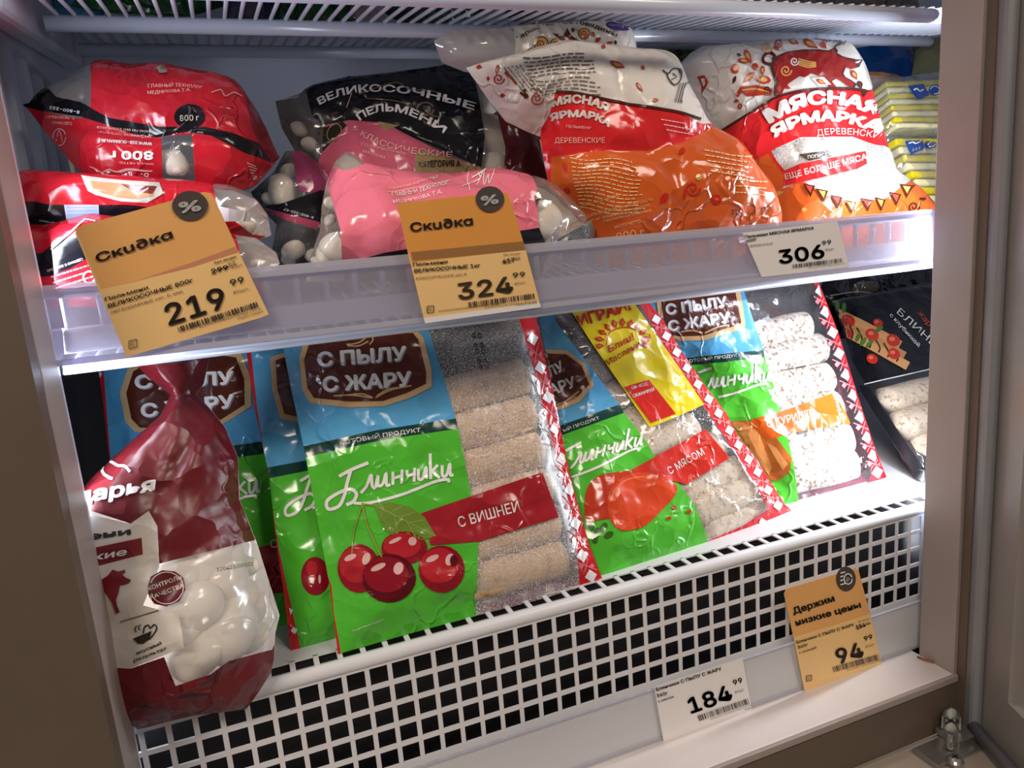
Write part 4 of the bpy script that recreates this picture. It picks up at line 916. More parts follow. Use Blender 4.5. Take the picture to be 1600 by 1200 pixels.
# --- topmost red bag
f = Film([(110, 260, .110), (400, 270, .118), (170, 120, .165)], [(35, 163), (55, 160), (68, 152), (85, 150), (110, 132), (145, 116), (165, 113), (200, 120), (240, 116), (270, 124), (330, 137), (382, 148), (400, 178), (416, 204), (432, 238), (437, 246), (424, 262), (402, 288), (385, 296), (350, 306), (300, 296), (240, 291), (180, 288), (140, 280), (118, 262), (98, 238), (70, 205), (48, 176)], .034, .05, wr=.0026, wsc=.035, seed=23,
         creases=[([(40, 162), (120, 182), (190, 200), (240, 206), (300, 206), (360, 216), (425, 250)], .006, .006), ([(180, 130), (200, 190)], .003, .008), ([(350, 250), (390, 290)], .004, .006)])
t = thing('dumpling_bag', 'topmost red dumpling bag marked 800 g, lying on its side at the upper left', 'frozen dumplings', base_of(f), BG)
f.region([(30, 155), (145, 108), (141, 172), (125, 186), (60, 172)], bagclear); f.region([(30, 157), (70, 150), (125, 160), (170, 184), (215, 192), (250, 198), (320, 198), (365, 208), (400, 222), (440, 246), (425, 254), (380, 238), (330, 212), (290, 206), (245, 215), (210, 210), (170, 196), (125, 182), (66, 174), (33, 165)], blk)
f.region([(252, 213), (300, 210), (306, 290), (254, 290)], bagclear); f.region([(380, 150), (440, 244), (425, 252), (404, 224), (392, 196)], ink('#7d2028')); f.region([(390, 252), (430, 258), (404, 290), (386, 276)], ink('#9a1a26'))
f.poly(ell(296, 184, 24, 18), blk, 2); f.text('800 г', (281, 191), (311, 190), 12, ink('#d8cbb4', crum=0), bold=.02, layer=4)
f.text('ГЛАВНЫЙ ТЕХНОЛОГ', (232, 143), (316, 147), 6, lred, layer=3, pm=(275, 142)); f.text('МЕДНИКОВА Т.А.', (231, 151), (298, 149), 6, lred, layer=3); f.stroke([(330, 152), (345, 148), (352, 156), (365, 152), (378, 158)], 1, lred, 3)
f.poly([(240, 116), (262, 118), (276, 126), (250, 125)], ink('#b3a794'), 2)
f.text('800 г', (240, 239), (170, 238), 17, white_p, bold=.05, layer=3); f.text('WWW.SIB-GURMAN.RU', (238, 225), (156, 219), 6, white_p, bold=.03, layer=3); f.text('ПРЕДПРИЯТИЕ СЕРТИФИЦИ', (236, 214), (155, 207), 4.5, lred, layer=3); f.text('ВАНО ПО ISO 22000:2018', (236, 206), (152, 199), 4.5, lred, layer=3)
f.text('МАССА НЕТТО:', (240, 257), (186, 254), 4.5, lred, layer=3); f.text('8.', (232, 268), (220, 268), 7, white_p, layer=3); f.text('11.', (204, 266), (190, 266), 7, white_p, layer=3); f.text('24.', (172, 265), (150, 263), 7, white_p, layer=3)
for k in (262, 277): f.stroke([(140, k), (238, k + 5)], .9, lred, 3, smooth=False)
f.text('СДЕЛАНО', (113, 193), (82, 191), 6, lred, layer=3); f.text('С ЛЮБОВЬЮ', (117, 184), (73, 182), 6, lred, layer=3); f.stroke(ell(93, 216, 10, 13), 1.2, lred, 3); f.stroke([(88, 222), (93, 205), (98, 224)], 1, lred, 3); f.text('8-800-222', (125, 176), (78, 168), 6, white_p, layer=4, bold=.03)
for k in range(7): f.stroke([(386 + 2 * k, 256 + 5 * k), (400 + 2 * k, 262 + 4 * k)], 1, lred, 3, smooth=False)
f.build('bag_film', t, redp, back=.35, backmat=ink('#b5aca8'))
dumplings(f, t, [(278, 250, .017), (280, 275, .014), (268, 228, .013)], drop=.0015)

# --- pink and black bags
f = Film([(430, 390, .135), (500, 385, .135), (445, 280, .150)], [(392, 300), (428, 268), (446, 236), (470, 236), (505, 260), (530, 300), (530, 420), (440, 425), (425, 392), (432, 350), (400, 320)], .022, .03, wr=.002, seed=24, bumps=[(460, 380, .016, .006), (430, 290, .014, .005)])
t = thing('dumpling_bag', 'small pink and black dumpling bag wedged between the red and pink bags', 'frozen dumplings', base_of(f), BG)
f.region([(455, 225), (540, 225), (540, 306), (470, 300), (463, 285)], ink('#8a3358')); f.region([(412, 323), (440, 318), (500, 298), (520, 300), (520, 352), (490, 350)], blk); f.region([(412, 324), (500, 348), (495, 360), (440, 342)], ink('#a8455f')); f.text('8-800-222-07', (490, 340), (444, 326), 5, white_p, layer=3)
f.build('bag_film', t, bagclear, back=.4, backmat=blk)
dumplings(f, t, [(460, 382, .020), (490, 395, .016), (442, 287, .016), (420, 302, .012), (450, 260, .012), (452, 400, .014)], drop=.001)
f = Film([(500, 320, .175), (800, 310, .175), (600, 130, .215)], [(430, 158), (465, 152), (476, 139), (540, 126), (604, 119), (660, 112), (726, 101), (745, 108), (770, 140), (795, 185), (812, 235), (808, 290), (795, 340), (700, 360), (560, 360), (505, 330), (488, 285), (462, 238), (440, 200)], .030, .045, wr=.0022, wsc=.045, seed=25, creases=[([(480, 230), (600, 190), (700, 235), (770, 290)], .006, .008)], bumps=[(790, 250, .018, .006), (470, 225, .016, .006)])
t = thing('dumpling_bag', 'black topped pink dumpling bag standing behind the front pink one', 'frozen dumplings', base_of(f), BG)
f.region([(474, 130), (610, 110), (735, 95), (752, 180), (757, 215), (752, 262), (700, 240), (645, 216), (600, 192), (545, 188), (510, 196), (488, 183)], blk)
f.region([(508, 196), (545, 188), (600, 192), (650, 220), (700, 245), (752, 262), (750, 380), (500, 380), (498, 250), (504, 236)], ink('#cf5f78')); f.region([(648, 240), (660, 236), (752, 262), (750, 275), (690, 285), (648, 272)], goldp); f.region([(505, 200), (535, 190), (542, 196), (520, 220), (504, 238)], ink('#2b261e', crum=.2)); f.region([(590, 190), (624, 196), (600, 206)], goldp)
f.text('ВЕЛИКОСОЧНЫЕ', (499, 166), (740, 174), 15, white_p, bold=.035, layer=3, pm=(600, 146)); f.text('ПЕЛЬМЕНИ', (562, 190), (692, 210), 16, white_p, bold=.035, layer=3, pm=(618, 176)); f.text('ГУРМАН', (518, 131), (552, 127), 5, ink('#b5b5bd', crum=0), layer=3)
gl = ink('#6d6248', crum=.1); f.stroke([(560, 150), (600, 136), (622, 133), (640, 142), (680, 146), (695, 160)], 2, gl, 3); f.stroke([(570, 156), (620, 160), (660, 178), (684, 184)], 1.6, gl, 3); f.stroke(ell(664, 172, 13, 10), 3, gl, 3); f.stroke([(664, 174), (678, 184)], 3, gl, 3)
f.text('КЛАССИЧЕСКИЕ', (562, 214), (706, 248), 13, lred, layer=3, pm=(625, 238)); f.text('СО СЛИВОЧНЫМ', (563, 229), (632, 244), 6, lred, layer=3); f.text('МАСЛОМ', (566, 240), (600, 250), 6, lred, layer=3); f.text('КАТЕГОРИЯ А', (653, 262), (718, 262), 13, dtxt, bold=.03, layer=3); f.text('07 23А', (496, 232), (503, 190), 6, dtxt, layer=3)
f.stroke([(541, 170), (549, 148)], 1, lred, 3, smooth=False); f.stroke(ell(522, 208, 10, 14, 30), 1.4, goldp, 3)
f.build('bag_film', t, bagclear, back=.35, backmat=ink('#8d7a68'))
dumplings(f, t, [(785, 250, .022), (775, 195, .019), (778, 305, .018), (765, 150, .012), (800, 280, .012), (485, 215, .018), (492, 262, .015), (468, 190, .013), (478, 240, .013)], drop=.001)
f = Film([(500, 410, .070), (880, 385, .058), (600, 265, .104)], [(478, 440), (484, 405), (500, 360), (503, 320), (510, 285), (524, 252), (541, 241), (556, 248), (575, 268), (640, 282), (700, 283), (770, 276), (812, 285), (850, 295), (880, 315), (905, 345), (932, 360), (922, 384), (880, 395), (850, 430), (680, 440)], .040, .055, wr=.002, wsc=.05, seed=26, bumps=[(570, 340, .025, .006), (640, 370, .025, .005), (720, 350, .03, .004), (875, 355, .02, .005), (510, 380, .018, .004)], creases=[([(545, 260), (570, 330), (560, 400)], .002, .008)])
t = thing('dumpling_bag', 'front pink dumpling bag lying behind the middle orange card', 'frozen dumplings', base_of(f), BG)
f.region([(515, 260), (536, 268), (580, 262), (640, 272), (700, 270), (780, 262), (815, 278), (836, 300), (842, 360), (842, 440), (535, 440), (534, 400), (532, 360), (520, 320), (512, 290)], pinkp); f.region([(540, 412), (600, 395), (842, 356), (858, 392), (842, 440), (535, 440)], blk); f.region([(848, 385), (916, 350), (935, 358), (925, 390), (850, 400)], ink('#6f7a80', crum=.3))
f.poly([(592, 262), (700, 268), (690, 275), (650, 276), (615, 271)], ink('#c99a6a', crum=.1), 2); f.stroke([(584, 262), (610, 272), (650, 277), (700, 271)], 2, cream, 3)
for k in range(7): f.stroke([(852 + 4 * k, 392 - 1 * k), (905 + 3 * k, 358 + 2 * k)], 1.2, ink('#c6d0d4', crum=.2), 2, smooth=False)
f.text('ГЛАВНЫЙ ТЕХНОЛОГ', (612, 312), (699, 297), 8, white_p, layer=3, bold=.01); f.text('МЕДНИКОВА Т.А.', (614, 323), (690, 308), 7, white_p, layer=3); f.text('гарантия качества', (606, 302), (682, 288), 5, lred, layer=3); f.stroke([(606, 306), (702, 290)], .8, lred, 3, smooth=False)
f.stroke([(720, 300), (740, 290), (748, 285), (735, 278), (728, 285), (732, 305)], 1.2, white_p, 3); f.stroke([(742, 298), (752, 280), (754, 296), (760, 282), (762, 293), (768, 276), (752, 280), (735, 286)], 1.2, white_p, 3); f.text('8 800', (517, 330), (530, 372), 3, dtxt, layer=2); f.text('И.Б', (808, 320), (818, 308), 7, lred, layer=3)
f.poly([(834, 308), (848, 318), (838, 326)], dtxt, 2)
f.build('bag_film', t, bagclear, back=.35, backmat=ink('#c9b7a4'))
dumplings(f, t, [(880, 350, .017), (856, 325, .014), (862, 368, .012), (898, 362, .010), (506, 385, .018), (515, 330, .014), (522, 410, .016), (500, 408, .014), (520, 300, .013), (530, 365, .016), (495, 395, .012), (530, 275, .012)], drop=.001)

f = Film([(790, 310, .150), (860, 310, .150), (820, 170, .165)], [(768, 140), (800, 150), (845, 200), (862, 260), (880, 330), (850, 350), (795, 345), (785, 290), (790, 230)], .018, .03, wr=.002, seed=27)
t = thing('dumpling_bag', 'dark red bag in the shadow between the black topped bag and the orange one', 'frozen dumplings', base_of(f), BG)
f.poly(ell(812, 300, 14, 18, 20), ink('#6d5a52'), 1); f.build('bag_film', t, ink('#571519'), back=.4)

# --- white and orange bags (back view), one behind, one front view at right
f = Film([(720, 200, .165), (990, 180, .165), (840, 40, .122)], [(678, 64), (706, 48), (760, 45), (830, 38), (900, 33), (958, 32), (985, 40), (992, 60), (1000, 105), (900, 125), (790, 122), (726, 112), (690, 98)], .022, .04, wr=.0018, wsc=.045, seed=31)
t = thing('dumpling_bag', 'white dumpling bag with red and gold ornaments, rearmost under the top shelf', 'frozen dumplings', base_of(f), BG)
f.region([(670, 40), (800, 30), (806, 66), (802, 100), (780, 130), (680, 180)], clear('grey_bag_film', milky=.38, gloss=.1)); f.text('фарше больше говядины', (806, 64), (962, 57), 9, dtxt, bold=.02, layer=3, pm=(880, 36))
for x, y, r in ((845, 68, 12), (868, 68, 9), (830, 82, 8), (912, 52, 9)): f.poly(ell(x, y, r, r), cocoa, 1); f.poly(ell(x, y, r * .85, r * .85), orny, 2); swirl(f, x, y, r * .7, ornr)
f.poly([(862, 51), (880, 54), (886, 43), (892, 55), (910, 66), (888, 70), (876, 62)], cocoa, 2); f.poly([(876, 56), (892, 60), (903, 66), (888, 66)], ornr, 3)
for x, y, L, w, a in ((926, 53, 9, 7, 40), (934, 61, 11, 7, -30), (951, 68, 14, 9, -40), (895, 46, 7, 7, 0), (961, 66, 8, 5, 80)): drop_(f, x, y, L, w, a, ornr if L > 8 else cocoa)
f.poly(ell(966, 40, 20, 7, 8), ink('#473a8a', crum=.1), 2); f.text('СИБИРСКИЙ', (950, 39), (980, 41), 3, lred, layer=3)
f.build('bag_film', t, bag_white, back=.4, backmat=bag_white)
f = Film([(930, 372, .070), (1210, 345, .068), (900, 90, .098)], [(728, 106), (760, 96), (797, 88), (840, 74), (872, 66), (930, 72), (985, 78), (1030, 80), (1052, 92), (1066, 130), (1085, 165), (1100, 195), (1148, 224), (1175, 262), (1200, 296), (1214, 345), (1210, 395), (940, 420), (925, 380), (905, 345), (880, 320), (858, 290), (850, 255), (843, 215), (820, 205), (790, 190), (765, 160)], .036, .055, wr=.0028, wsc=.05, seed=32,
         creases=[([(850, 245), (930, 235), (1010, 240), (1060, 215), (1110, 205)], .005, .008), ([(1010, 245), (1050, 290), (1060, 350)], .003, .006), ([(955, 85), (965, 150), (985, 190)], .003, .005), ([(1110, 200), (1060, 225)], .003, .005)], bumps=[(930, 300, .03, .005), (1110, 300, .03, .005), (1000, 310, .03, .004)])
t = thing('dumpling_bag', 'white and orange dumpling bag at centre, turned back side forward with a barcode', 'frozen dumplings', base_of(f), BG)
f.region([(840, 250), (846, 200), (858, 180), (868, 144), (900, 146), (960, 160), (1010, 168), (1060, 178), (1092, 196), (1112, 200), (1060, 226), (1010, 236), (930, 236), (850, 250)], redb); f.region([(842, 248), (930, 236), (1010, 236), (1060, 226), (1112, 200), (1240, 260), (1240, 420), (900, 430), (850, 330)], orangeb)
f.region([(842, 250), (856, 190), (862, 200), (860, 290), (852, 290)], redb); f.stroke([(868, 144), (900, 146), (960, 160), (1010, 168), (1060, 178), (1090, 190)], 4, cocoa, 2)
f.text('МЯСНАЯ', (862, 168), (946, 176), 17, bag_white, bold=.06, layer=3, pm=(905, 162)); f.text('ЯРМАРКА', (860, 190), (950, 200), 15, bag_white, bold=.06, layer=3, pm=(908, 184)); f.text('ПЕЛЬМЕНИ', (884, 200), (922, 203), 6, lred, layer=3); f.text('ДЕРЕВЕНСКИЕ', (866, 224), (944, 224), 12, lred, layer=3)
dt2 = ink('#5b4d44', crum=.1); lines(f, (812, 94), (922, 86), (2.6, 5.2), 6, 1.5, dt2, 5, wave=1.5); lines(f, (826, 126), (938, 124), (1.2, 5.6), 5, 1.5, dt2, 8, wave=3)
lines(f, (786, 106), (822, 150), (6, -1), 5, 1.4, dt2, 9)
lines(f, (888, 246), (996, 256), (1.2, 6.2), 14, 1.7, ltxt, 12, wave=3); f.text('ДАТА ПРОИЗВОДСТВА, НОМЕР СМЕНЫ', (918, 340), (1018, 314), 6, ltxt, bold=.02, layer=3); f.text('И ОКОНЧАНИЯ СРОКА ГОДНОСТИ', (924, 347), (1014, 324), 6, ltxt, bold=.02, layer=3); f.text('СМОТРИТЕ НА УПАКОВКЕ', (942, 348), (1016, 331), 5, ltxt, layer=3); f.text('8-800-222-0355', (898, 326), (966, 308), 6, ltxt, layer=3)
f.text('МАССА НЕТТО:', (960, 358), (1001, 348), 6.5, ltxt, layer=3); f.text('900 г', (964, 376), (1006, 368), 16, ltxt, layer=3)
lines(f, (1095, 236), (1165, 250), (3, 8), 5, 2, ltxt, 15); lines(f, (1140, 282), (1195, 288), (3, 10), 3, 2, ltxt, 16); lines(f, (1030, 188), (1075, 196), (4, 8), 3, 1.6, lred, 17)
for x, y, L, w, a in ((962, 103, 26, 10, 22), (1002, 108, 8, 6, 40), (997, 138, 18, 6, 50), (1022, 158, 10, 6, 0), (1062, 238, 14, 9, 130), (885, 300, 14, 12, 90), (1035, 312, 22, 11, 120), (882, 262, 16, 7, 70), (776, 110, 16, 6, 100), (785, 150, 9, 7, 0), (748, 106, 10, 5, 0), (938, 78, 8, 4, 10), (762, 124, 8, 5, 90)): drop_(f, x, y, L, w, a, ornr if y < 180 else ink('#c8281f', crum=.2), orny if L > 15 and y < 240 else None)
swirl(f, 838, 155, 11, ornr); swirl(f, 778, 124, 9, ornr); f.stroke([(788, 114), (798, 122), (806, 132)], 4, ornr, 2); f.stroke([(812, 145), (820, 150), (818, 140)], 4, cocoa, 2); f.poly(ell(821, 151, 4, 4), cocoa, 3)
swirl(f, 1080, 295, 12, ink('#c8281f', crum=.2), w=2.6); f.stroke([(1068, 312), (1070, 296), (1080, 286)], 3, ink('#c8281f', crum=.2), 2); f.poly(ell(1117, 313, 8, 8), ink('#c8281f', crum=.2), 2); f.poly(ell(1117, 313, 3, 3), orangeb, 3); f.poly(ell(1090, 278, 5, 5), orny, 2)
barcode(f, (1050, 162), (1076, 168), 30, dtxt, n=14, seed=4, layer=2); f.stroke([(1032, 112), (1040, 118), (1046, 112), (1056, 114), (1058, 128), (1050, 136), (1042, 128), (1038, 118)], 2, dtxt, 3); f.stroke([(1046, 118), (1052, 124), (1044, 128)], 1.4, dtxt, 3)
f.stroke([(1163, 322), (1175, 322), (1176, 332), (1169, 338), (1169, 346)], 1.6, dtxt, 3); f.text('ЕАС', (1142, 342), (1158, 340), 18, dtxt, layer=3); f.text('ПП', (1188, 336), (1202, 332), 14, dtxt, layer=3)
f.build('bag_film', t, bag_white, back=.3)
f = Film([(1190, 350, .118), (1440, 330, .100), (1180, 80, .146)], [(1058, 104), (1080, 82), (1098, 72), (1150, 69), (1200, 64), (1250, 62), (1296, 66), (1308, 64), (1318, 74), (1340, 110), (1352, 150), (1364, 200), (1376, 236), (1386, 266), (1420, 290), (1448, 318), (1462, 345), (1460, 375), (1190, 400), (1180, 330), (1140, 260), (1105, 225), (1090, 190), (1075, 150)], .036, .06, wr=.002, wsc=.06, seed=33, creases=[([(1118, 75), (1116, 160), (1112, 215)], .003, .008)], bumps=[(1290, 300, .05, .006)])
t = thing('dumpling_bag', 'white dumpling bag with a red ornamented bull, front side forward at right', 'frozen dumplings', base_of(f), BG)
f.region([(1060, 260), (1116, 215), (1150, 190), (1190, 165), (1215, 152), (1260, 142), (1320, 140), (1360, 150), (1385, 240), (1372, 232), (1330, 215), (1250, 215), (1212, 232), (1206, 238), (1216, 250), (1226, 264), (1300, 240), (1310, 262), (1300, 275), (1225, 290), (1220, 300), (1180, 320), (1120, 290)], redb)
f.region([(1160, 300), (1190, 280), (1180, 250), (1200, 240), (1225, 275), (1222, 295), (1256, 282), (1290, 305), (1330, 315), (1380, 312), (1410, 285), (1480, 320), (1480, 420), (1150, 420), (1130, 320)], orangeb); f.region([(1205, 236), (1250, 216), (1330, 216), (1372, 232), (1384, 262), (1412, 286), (1385, 310), (1330, 316), (1290, 306), (1256, 284), (1225, 290), (1228, 268), (1214, 252)], clear('bag_window_frost', frost=.5, milky=.25, gloss=.08))
f.poly([(1226, 266), (1250, 256), (1348, 238), (1350, 258), (1335, 266), (1225, 291)], redb, 2); f.poly([(1246, 242), (1292, 236), (1296, 246), (1262, 252)], dtxt, 3)
f.stroke([(1112, 214), (1150, 190), (1190, 165), (1215, 152), (1260, 142), (1320, 140), (1358, 150)], 4, cocoa, 3)
f.text('МЯСНАЯ', (1200, 194), (1362, 186), 30, bag_white, bold=.07, layer=4, pm=(1285, 163), h1=24); f.text('ЯРМАРКА', (1208, 216), (1366, 212), 24, bag_white, bold=.07, layer=4, pm=(1288, 190), h1=20); f.text('ДЕРЕВЕНСКИЕ', (1274, 214), (1374, 222), 14, bag_white, layer=4, pm=(1325, 212)); f.text('ПОПРОБУЙ', (1260, 249), (1300, 244), 7, bag_white, layer=5, bold=.02); f.text('ЕЩЕ БОЛЬШЕ МЯСА', (1226, 281), (1350, 251), 13, bag_white, layer=4, bold=.02); f.text('03.2', (1150, 236), (1168, 226), 7, dtxt, layer=3)
# bull
bo = [(1206, 108), (1207, 100), (1215, 91), (1230, 85), (1252, 82), (1275, 82), (1290, 84), (1297, 80), (1303, 88), (1310, 92), (1322, 97), (1330, 103), (1331, 110), (1325, 111), (1316, 106), (1312, 117), (1315, 122), (1323, 127), (1330, 133), (1327, 138), (1320, 136), (1310, 128), (1302, 124), (1296, 128), (1304, 138), (1298, 140), (1290, 134), (1283, 122), (1265, 116), (1256, 122), (1248, 120), (1240, 125), (1230, 132), (1222, 142), (1220, 149), (1212, 149), (1211, 137), (1215, 130), (1210, 120)]
c_ = np.mean(bo, 0); f.poly([tuple(c_ + (np.array(q) - c_) * 1.07) for q in bo], cocoa, 2); f.poly(bo, ink('#921d18', crum=.2), 3); f.stroke([(1212, 104), (1192, 100), (1190, 90), (1200, 84), (1208, 90), (1204, 95)], 4.5, cocoa, 2); swirl(f, 1225, 112, 9, orny, layer=4); swirl(f, 1238, 98, 7, bag_white, layer=4)
for k in range(4): f.stroke([(1244, 94 + 3 * k), (1258, 98 + 3 * k), (1272, 100 + 2 * k)], 2, orny, 4)
f.poly([(1264, 124), (1284, 122), (1296, 134), (1276, 136)], bag_white, 4); drop_(f, 1280, 130, 18, 7, 25, ink('#b3271f', crum=.2), orny, 5); f.stroke([(1304, 84), (1300, 76), (1308, 72)], 3, cocoa, 3)
for x, y, L, w, a in ((1166, 90, 24, 10, 60), (1160, 97, 22, 8, 10), (1152, 88, 8, 5, 20), (1177, 106, 12, 11, 90), (1189, 112, 16, 8, 90), (1190, 126, 26, 14, 185), (1146, 126, 14, 6, 110), (1168, 122, 24, 10, 140), (1150, 158, 10, 5, -20), (1235, 68, 20, 8, 20), (1262, 72, 30, 9, 25), (1282, 74, 14, 8, 40), (1210, 78, 12, 5, 30), (1330, 120, 18, 8, 60), (1338, 136, 14, 8, 70), (1344, 150, 10, 6, 90), (1228, 138, 12, 6, 20)): drop_(f, x, y, L, w, a, ornr if (int(x) % 3) else cocoa, orny if L > 14 else None)
f.poly([(1148, 148), (1156, 136), (1180, 134), (1206, 140), (1204, 150), (1188, 150), (1166, 152), (1158, 144), (1152, 154)], ornr, 2); f.stroke([(1158, 142), (1180, 140), (1200, 146)], 2.4, orny, 3); swirl(f, 1197, 141, 6, cocoa)
for x, y, r in ((1147, 109, 7), (1155, 167, 4), (1099, 182, 4)): f.poly(ell(x, y, r, r), ornr, 2); f.poly(ell(x, y, r * .4, r * .4), orny, 3)
swirl(f, 1195, 76, 9, orny); swirl(f, 1212, 70, 7, ornr); f.poly([(1088, 120), (1100, 118), (1106, 128), (1104, 134), (1095, 148), (1095, 134)], ornr, 2); f.poly([(1094, 124), (1100, 123), (1101, 132), (1098, 136)], bag_white, 3); f.text('ГОВЯДИНЫ', (1250, 62), (1312, 74), 8, dtxt, layer=3)
for k, (x, y) in enumerate(((1262, 290), (1282, 298), (1304, 308), (1325, 316), (1350, 313), (1372, 312), (1395, 304), (1410, 292))):
    m_ = (ink('#d23a32', crum=.2), cocoa, orangeb)[k % 3] if k % 2 == 0 else cocoa
    f.poly([(x - 9, y - 3), (x + 10, y + 1), (x + 3, y + 19)], cocoa, 3); f.poly([(x - 5, y), (x + 6, y + 2), (x + 3, y + 12)], ink('#d8483c', crum=.2) if k % 2 == 0 else orny, 4)
swirl(f, 1425, 324, 9, cocoa, w=2.6); f.stroke([(1431, 312), (1438, 314)], 3, cocoa, 3); drop_(f, 1216, 302, 16, 7, -15, orny, None, 3); drop_(f, 1256, 328, 9, 7, 0, orny, None, 3)
f.build('bag_film', t, bag_white, back=.3)
dumplings(f, t, [(1240, 235, .016), (1275, 228, .017), (1310, 228, .016), (1345, 240, .017), (1365, 262, .017), (1335, 282, .017), (1300, 292, .016), (1270, 275, .016), (1370, 290, .015), (1395, 285, .012), (1330, 300, .013)], drop=.002)

# --- yellow stick packets at right
ylw = ink('#e0cf2a', crum=.3); pale = ink('#efe9b8', crum=.3); navy = ink('#234a94', crum=.2)
def sticks(label, plane, out, n, a0, a1, b0, b1, seed):
    f = Film(plane, out, .018, .025, wr=.002, wsc=.03, seed=seed)
    t = thing('stick_packet', label, 'frozen stick packet', base_of(f), 'yellow stick packets'); a0, a1, b0, b1 = map(lambda q: np.array(q, float), (a0, a1, b0, b1))
    f.build('wrap', t, clear('stick_wrap', milky=.08, gloss=.16, rough=.08, crum=.9), back=.4)
    for k in range(n):
        q = (k + .5) / n; p0 = a0 + (a1 - a0) * q; p1 = b0 + (b1 - b0) * q; h = .003
        w2 = film_pts = f.to2([p0, p1], h); A, B = f.to3(w2, [h, h]); ax = B - A; L = np.linalg.norm(ax); ax /= L; up = np.cross(f.n, ax); hh = np.linalg.norm(f.to3(f.to2([a0], h), [h])[0] - f.to3(f.to2([a1], h), [h])[0]) / n * .40
        mb = MB(); mb.box((0, -hh, -.010), (L, hh, .010), ylw if k % 2 == 0 else pale, np.stack([ax, up, f.n], 1), A); mb.build('stick', t, bevel=.002)
    return f, t
f, t = sticks('wrapped packet of yellow sticks, upper of the two by the right jamb', [(1380, 205, .15), (1465, 205, .15), (1400, 120, .175)], [(1352, 118), (1400, 122), (1462, 112), (1540, 110), (1540, 215), (1440, 218), (1385, 212), (1362, 160)], 8, (1372, 135), (1390, 208), (1530, 128), (1530, 208), 41)
g = Film([(1380, 205, .15), (1465, 205, .15), (1400, 120, .175)], [(1418, 136), (1440, 133), (1450, 150), (1432, 156)], .0006, .001, wr=0, on=f); g.stroke([(1425, 143), (1430, 140), (1435, 144), (1441, 141)], 2, white_p, 2); g.build('label', t, navy, back=-.95)
g = Film([(1380, 205, .15), (1465, 205, .15), (1400, 120, .175)], ell(1459, 142, 9, 8, n=20), .0006, .001, wr=0, on=f); g.stroke(ell(1459, 142, 7, 6), 1, white_p, 2); g.build('label', t, navy, back=-.95)
f, t = sticks('wrapped packet of yellow sticks, lower of the two by the right jamb', [(1400, 320, .125), (1465, 320, .125), (1410, 215, .15)], [(1380, 212), (1440, 222), (1540, 215), (1540, 335), (1470, 345), (1425, 300), (1390, 262)], 9, (1385, 222), (1440, 335), (1530, 222), (1530, 335), 42)
pl = [(1400, 320, .125), (1465, 320, .125), (1410, 215, .15)]
g = Film(pl, [(1413, 222), (1436, 220), (1441, 234), (1423, 242)], .0006, .001, wr=0, on=f); g.stroke([(1417, 225), (1423, 224), (1428, 226), (1434, 223)], 1.6, white_p, 2); g.text('III', (1424, 237), (1436, 234), 5, orny, layer=2, shear=.3); g.build('label', t, navy, back=-.95)
g = Film(pl, ell(1451, 224, 10, 9, n=20), .0006, .001, wr=0, on=f); g.stroke(ell(1451, 224, 8, 7), 1, white_p, 2); g.stroke([(1446, 228), (1452, 222), (1457, 219)], 2, white_p, 2); g.build('label', t, navy, back=-.95)
f = Film([(1360, 150, .185), (1410, 140, .19), (1370, 112, .195)], [(1345, 112), (1362, 114), (1405, 122), (1400, 150), (1386, 160), (1370, 162), (1358, 150)], .02, .02, wr=.001, seed=43)
t = thing('wafer_stack', 'brown baked wafers between the bull bag and yellow sticks', 'wafers', base_of(f)); wf = ink('#b0743c', crum=.5)
for k in range(5): f.stroke([(1358 + 3 * k, 150 - 6 * k), (1372 + 3 * k, 138 - 4 * k), (1404, 136 - 4 * k)], 2, ink('#7d4a24', crum=.2), 1)
f.build('wafers', t, wf, back=.5)
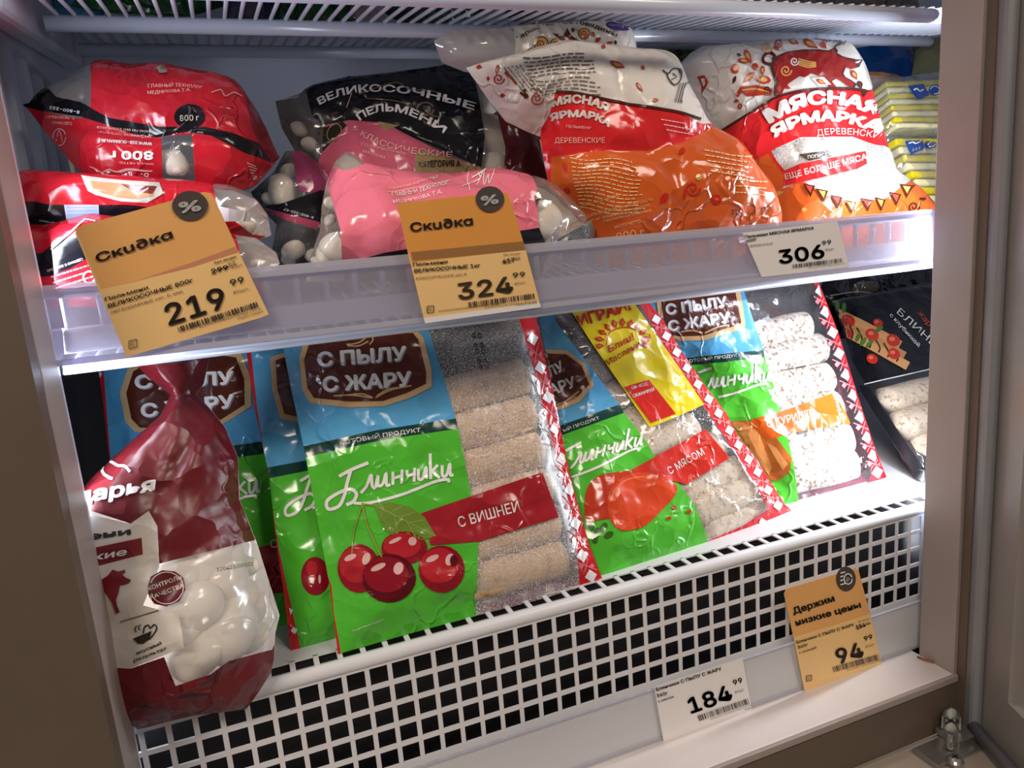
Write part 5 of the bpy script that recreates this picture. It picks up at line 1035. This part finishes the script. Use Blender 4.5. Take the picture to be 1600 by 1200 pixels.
# --- things behind at right
f = Film([(1330, 120, .27), (1440, 120, .27), (1380, 60, .28)], [(1322, 70), (1360, 66), (1440, 64), (1500, 70), (1500, 150), (1330, 150)], .02, .03, wr=.002, seed=44)
t = thing('blue_bag', 'deep blue bag at the back right, above the yellow sticks', 'frozen food bag', base_of(f)); f.poly(ell(1428, 82, 13, 8), ink('#0f2348'), 1); f.build('bag_film', t, ink('#1c4f9c'), back=.5)
f = Film([(1430, 112, .225), (1470, 112, .225), (1450, 60, .235)], [(1424, 120), (1430, 80), (1450, 62), (1500, 50), (1520, 120)], .02, .025, wr=.002, seed=45)
t = thing('green_bag', 'greyish green clear-topped bag at the far right beside the jamb', 'frozen food bag', base_of(f)); f.build('bag_film', t, ink('#7f8060'), back=.5)
f = Film([(1000, 100, .30), (1080, 100, .30), (1040, 65, .305)], [(990, 72), (1030, 66), (1070, 72), (1100, 86), (1100, 140), (985, 150)], .015, .03, wr=.003, seed=46)
t = thing('green_bag', 'dark olive bag glimpsed between the two white bags at the back', 'frozen food bag', base_of(f)); f.build('bag_film', t, ink('#4c4f38', crum=.8), back=.5)

# ================================================================== bags lying on the top shelf, seen through the wires
G2 = 'bags on the top shelf'
top = [('deep green bag above the top shelf at far left', '#1f6a34', [(120, -60), (230, -50), (262, 5), (250, 22), (170, 18), (110, 10)], 0.22, 51),
       ('bright blue bag tip below the green one, top left corner', '#3f86b8', [(72, -10), (110, 0), (165, 18), (160, 26), (95, 26)], 0.23, 52),
       ('green bag above the top shelf, second from the left', '#1d5f36', [(205, -60), (330, -50), (350, 10), (300, 24), (225, 22), (205, 5)], 0.23, 53),
       ('dark navy bag above the top shelf', '#3d4a6a', [(345, -50), (440, -40), (432, 30), (395, 34), (350, 32)], 0.23, 54),
       ('dark green bag with pale patch above the shelf centre', '#15502f', [(415, -60), (560, -50), (590, 20), (540, 36), (470, 38), (425, 30)], 0.23, 55),
       ('pale crumpled clear bag above the top shelf', '#9a96a0', [(540, -50), (620, -50), (600, 20), (575, 32), (548, 26)], 0.22, 56),
       ('dark teal bag above the shelf, right of centre', '#16403a', [(600, -60), (760, -60), (790, 10), (700, 38), (630, 38), (600, 20)], 0.24, 57),
       ('reddish brown bag above the top shelf at right', '#5c2a20', [(790, -60), (1010, -60), (1040, 40), (960, 44), (830, 46), (790, 25)], 0.25, 58),
       ('grey brown bag above the top shelf, rightmost', '#6a5c58', [(1040, -60), (1400, -50), (1440, 45), (1250, 50), (1080, 48)], 0.25, 59)]
for lab, c, out, y, sd in top:
    x0 = min(p[0] for p in out); x1 = max(p[0] for p in out)
    f = Film([(x0, 10, y), (x1, 10, y + .01), (x0, -50, y + .05)], out, .018, .03, wr=.003, wsc=.03, seed=sd)
    t = thing('frozen_bag', lab, 'frozen food bag', base_of(f), G2); f.build('bag_film', t, ink(c, crum=.8), back=.4)
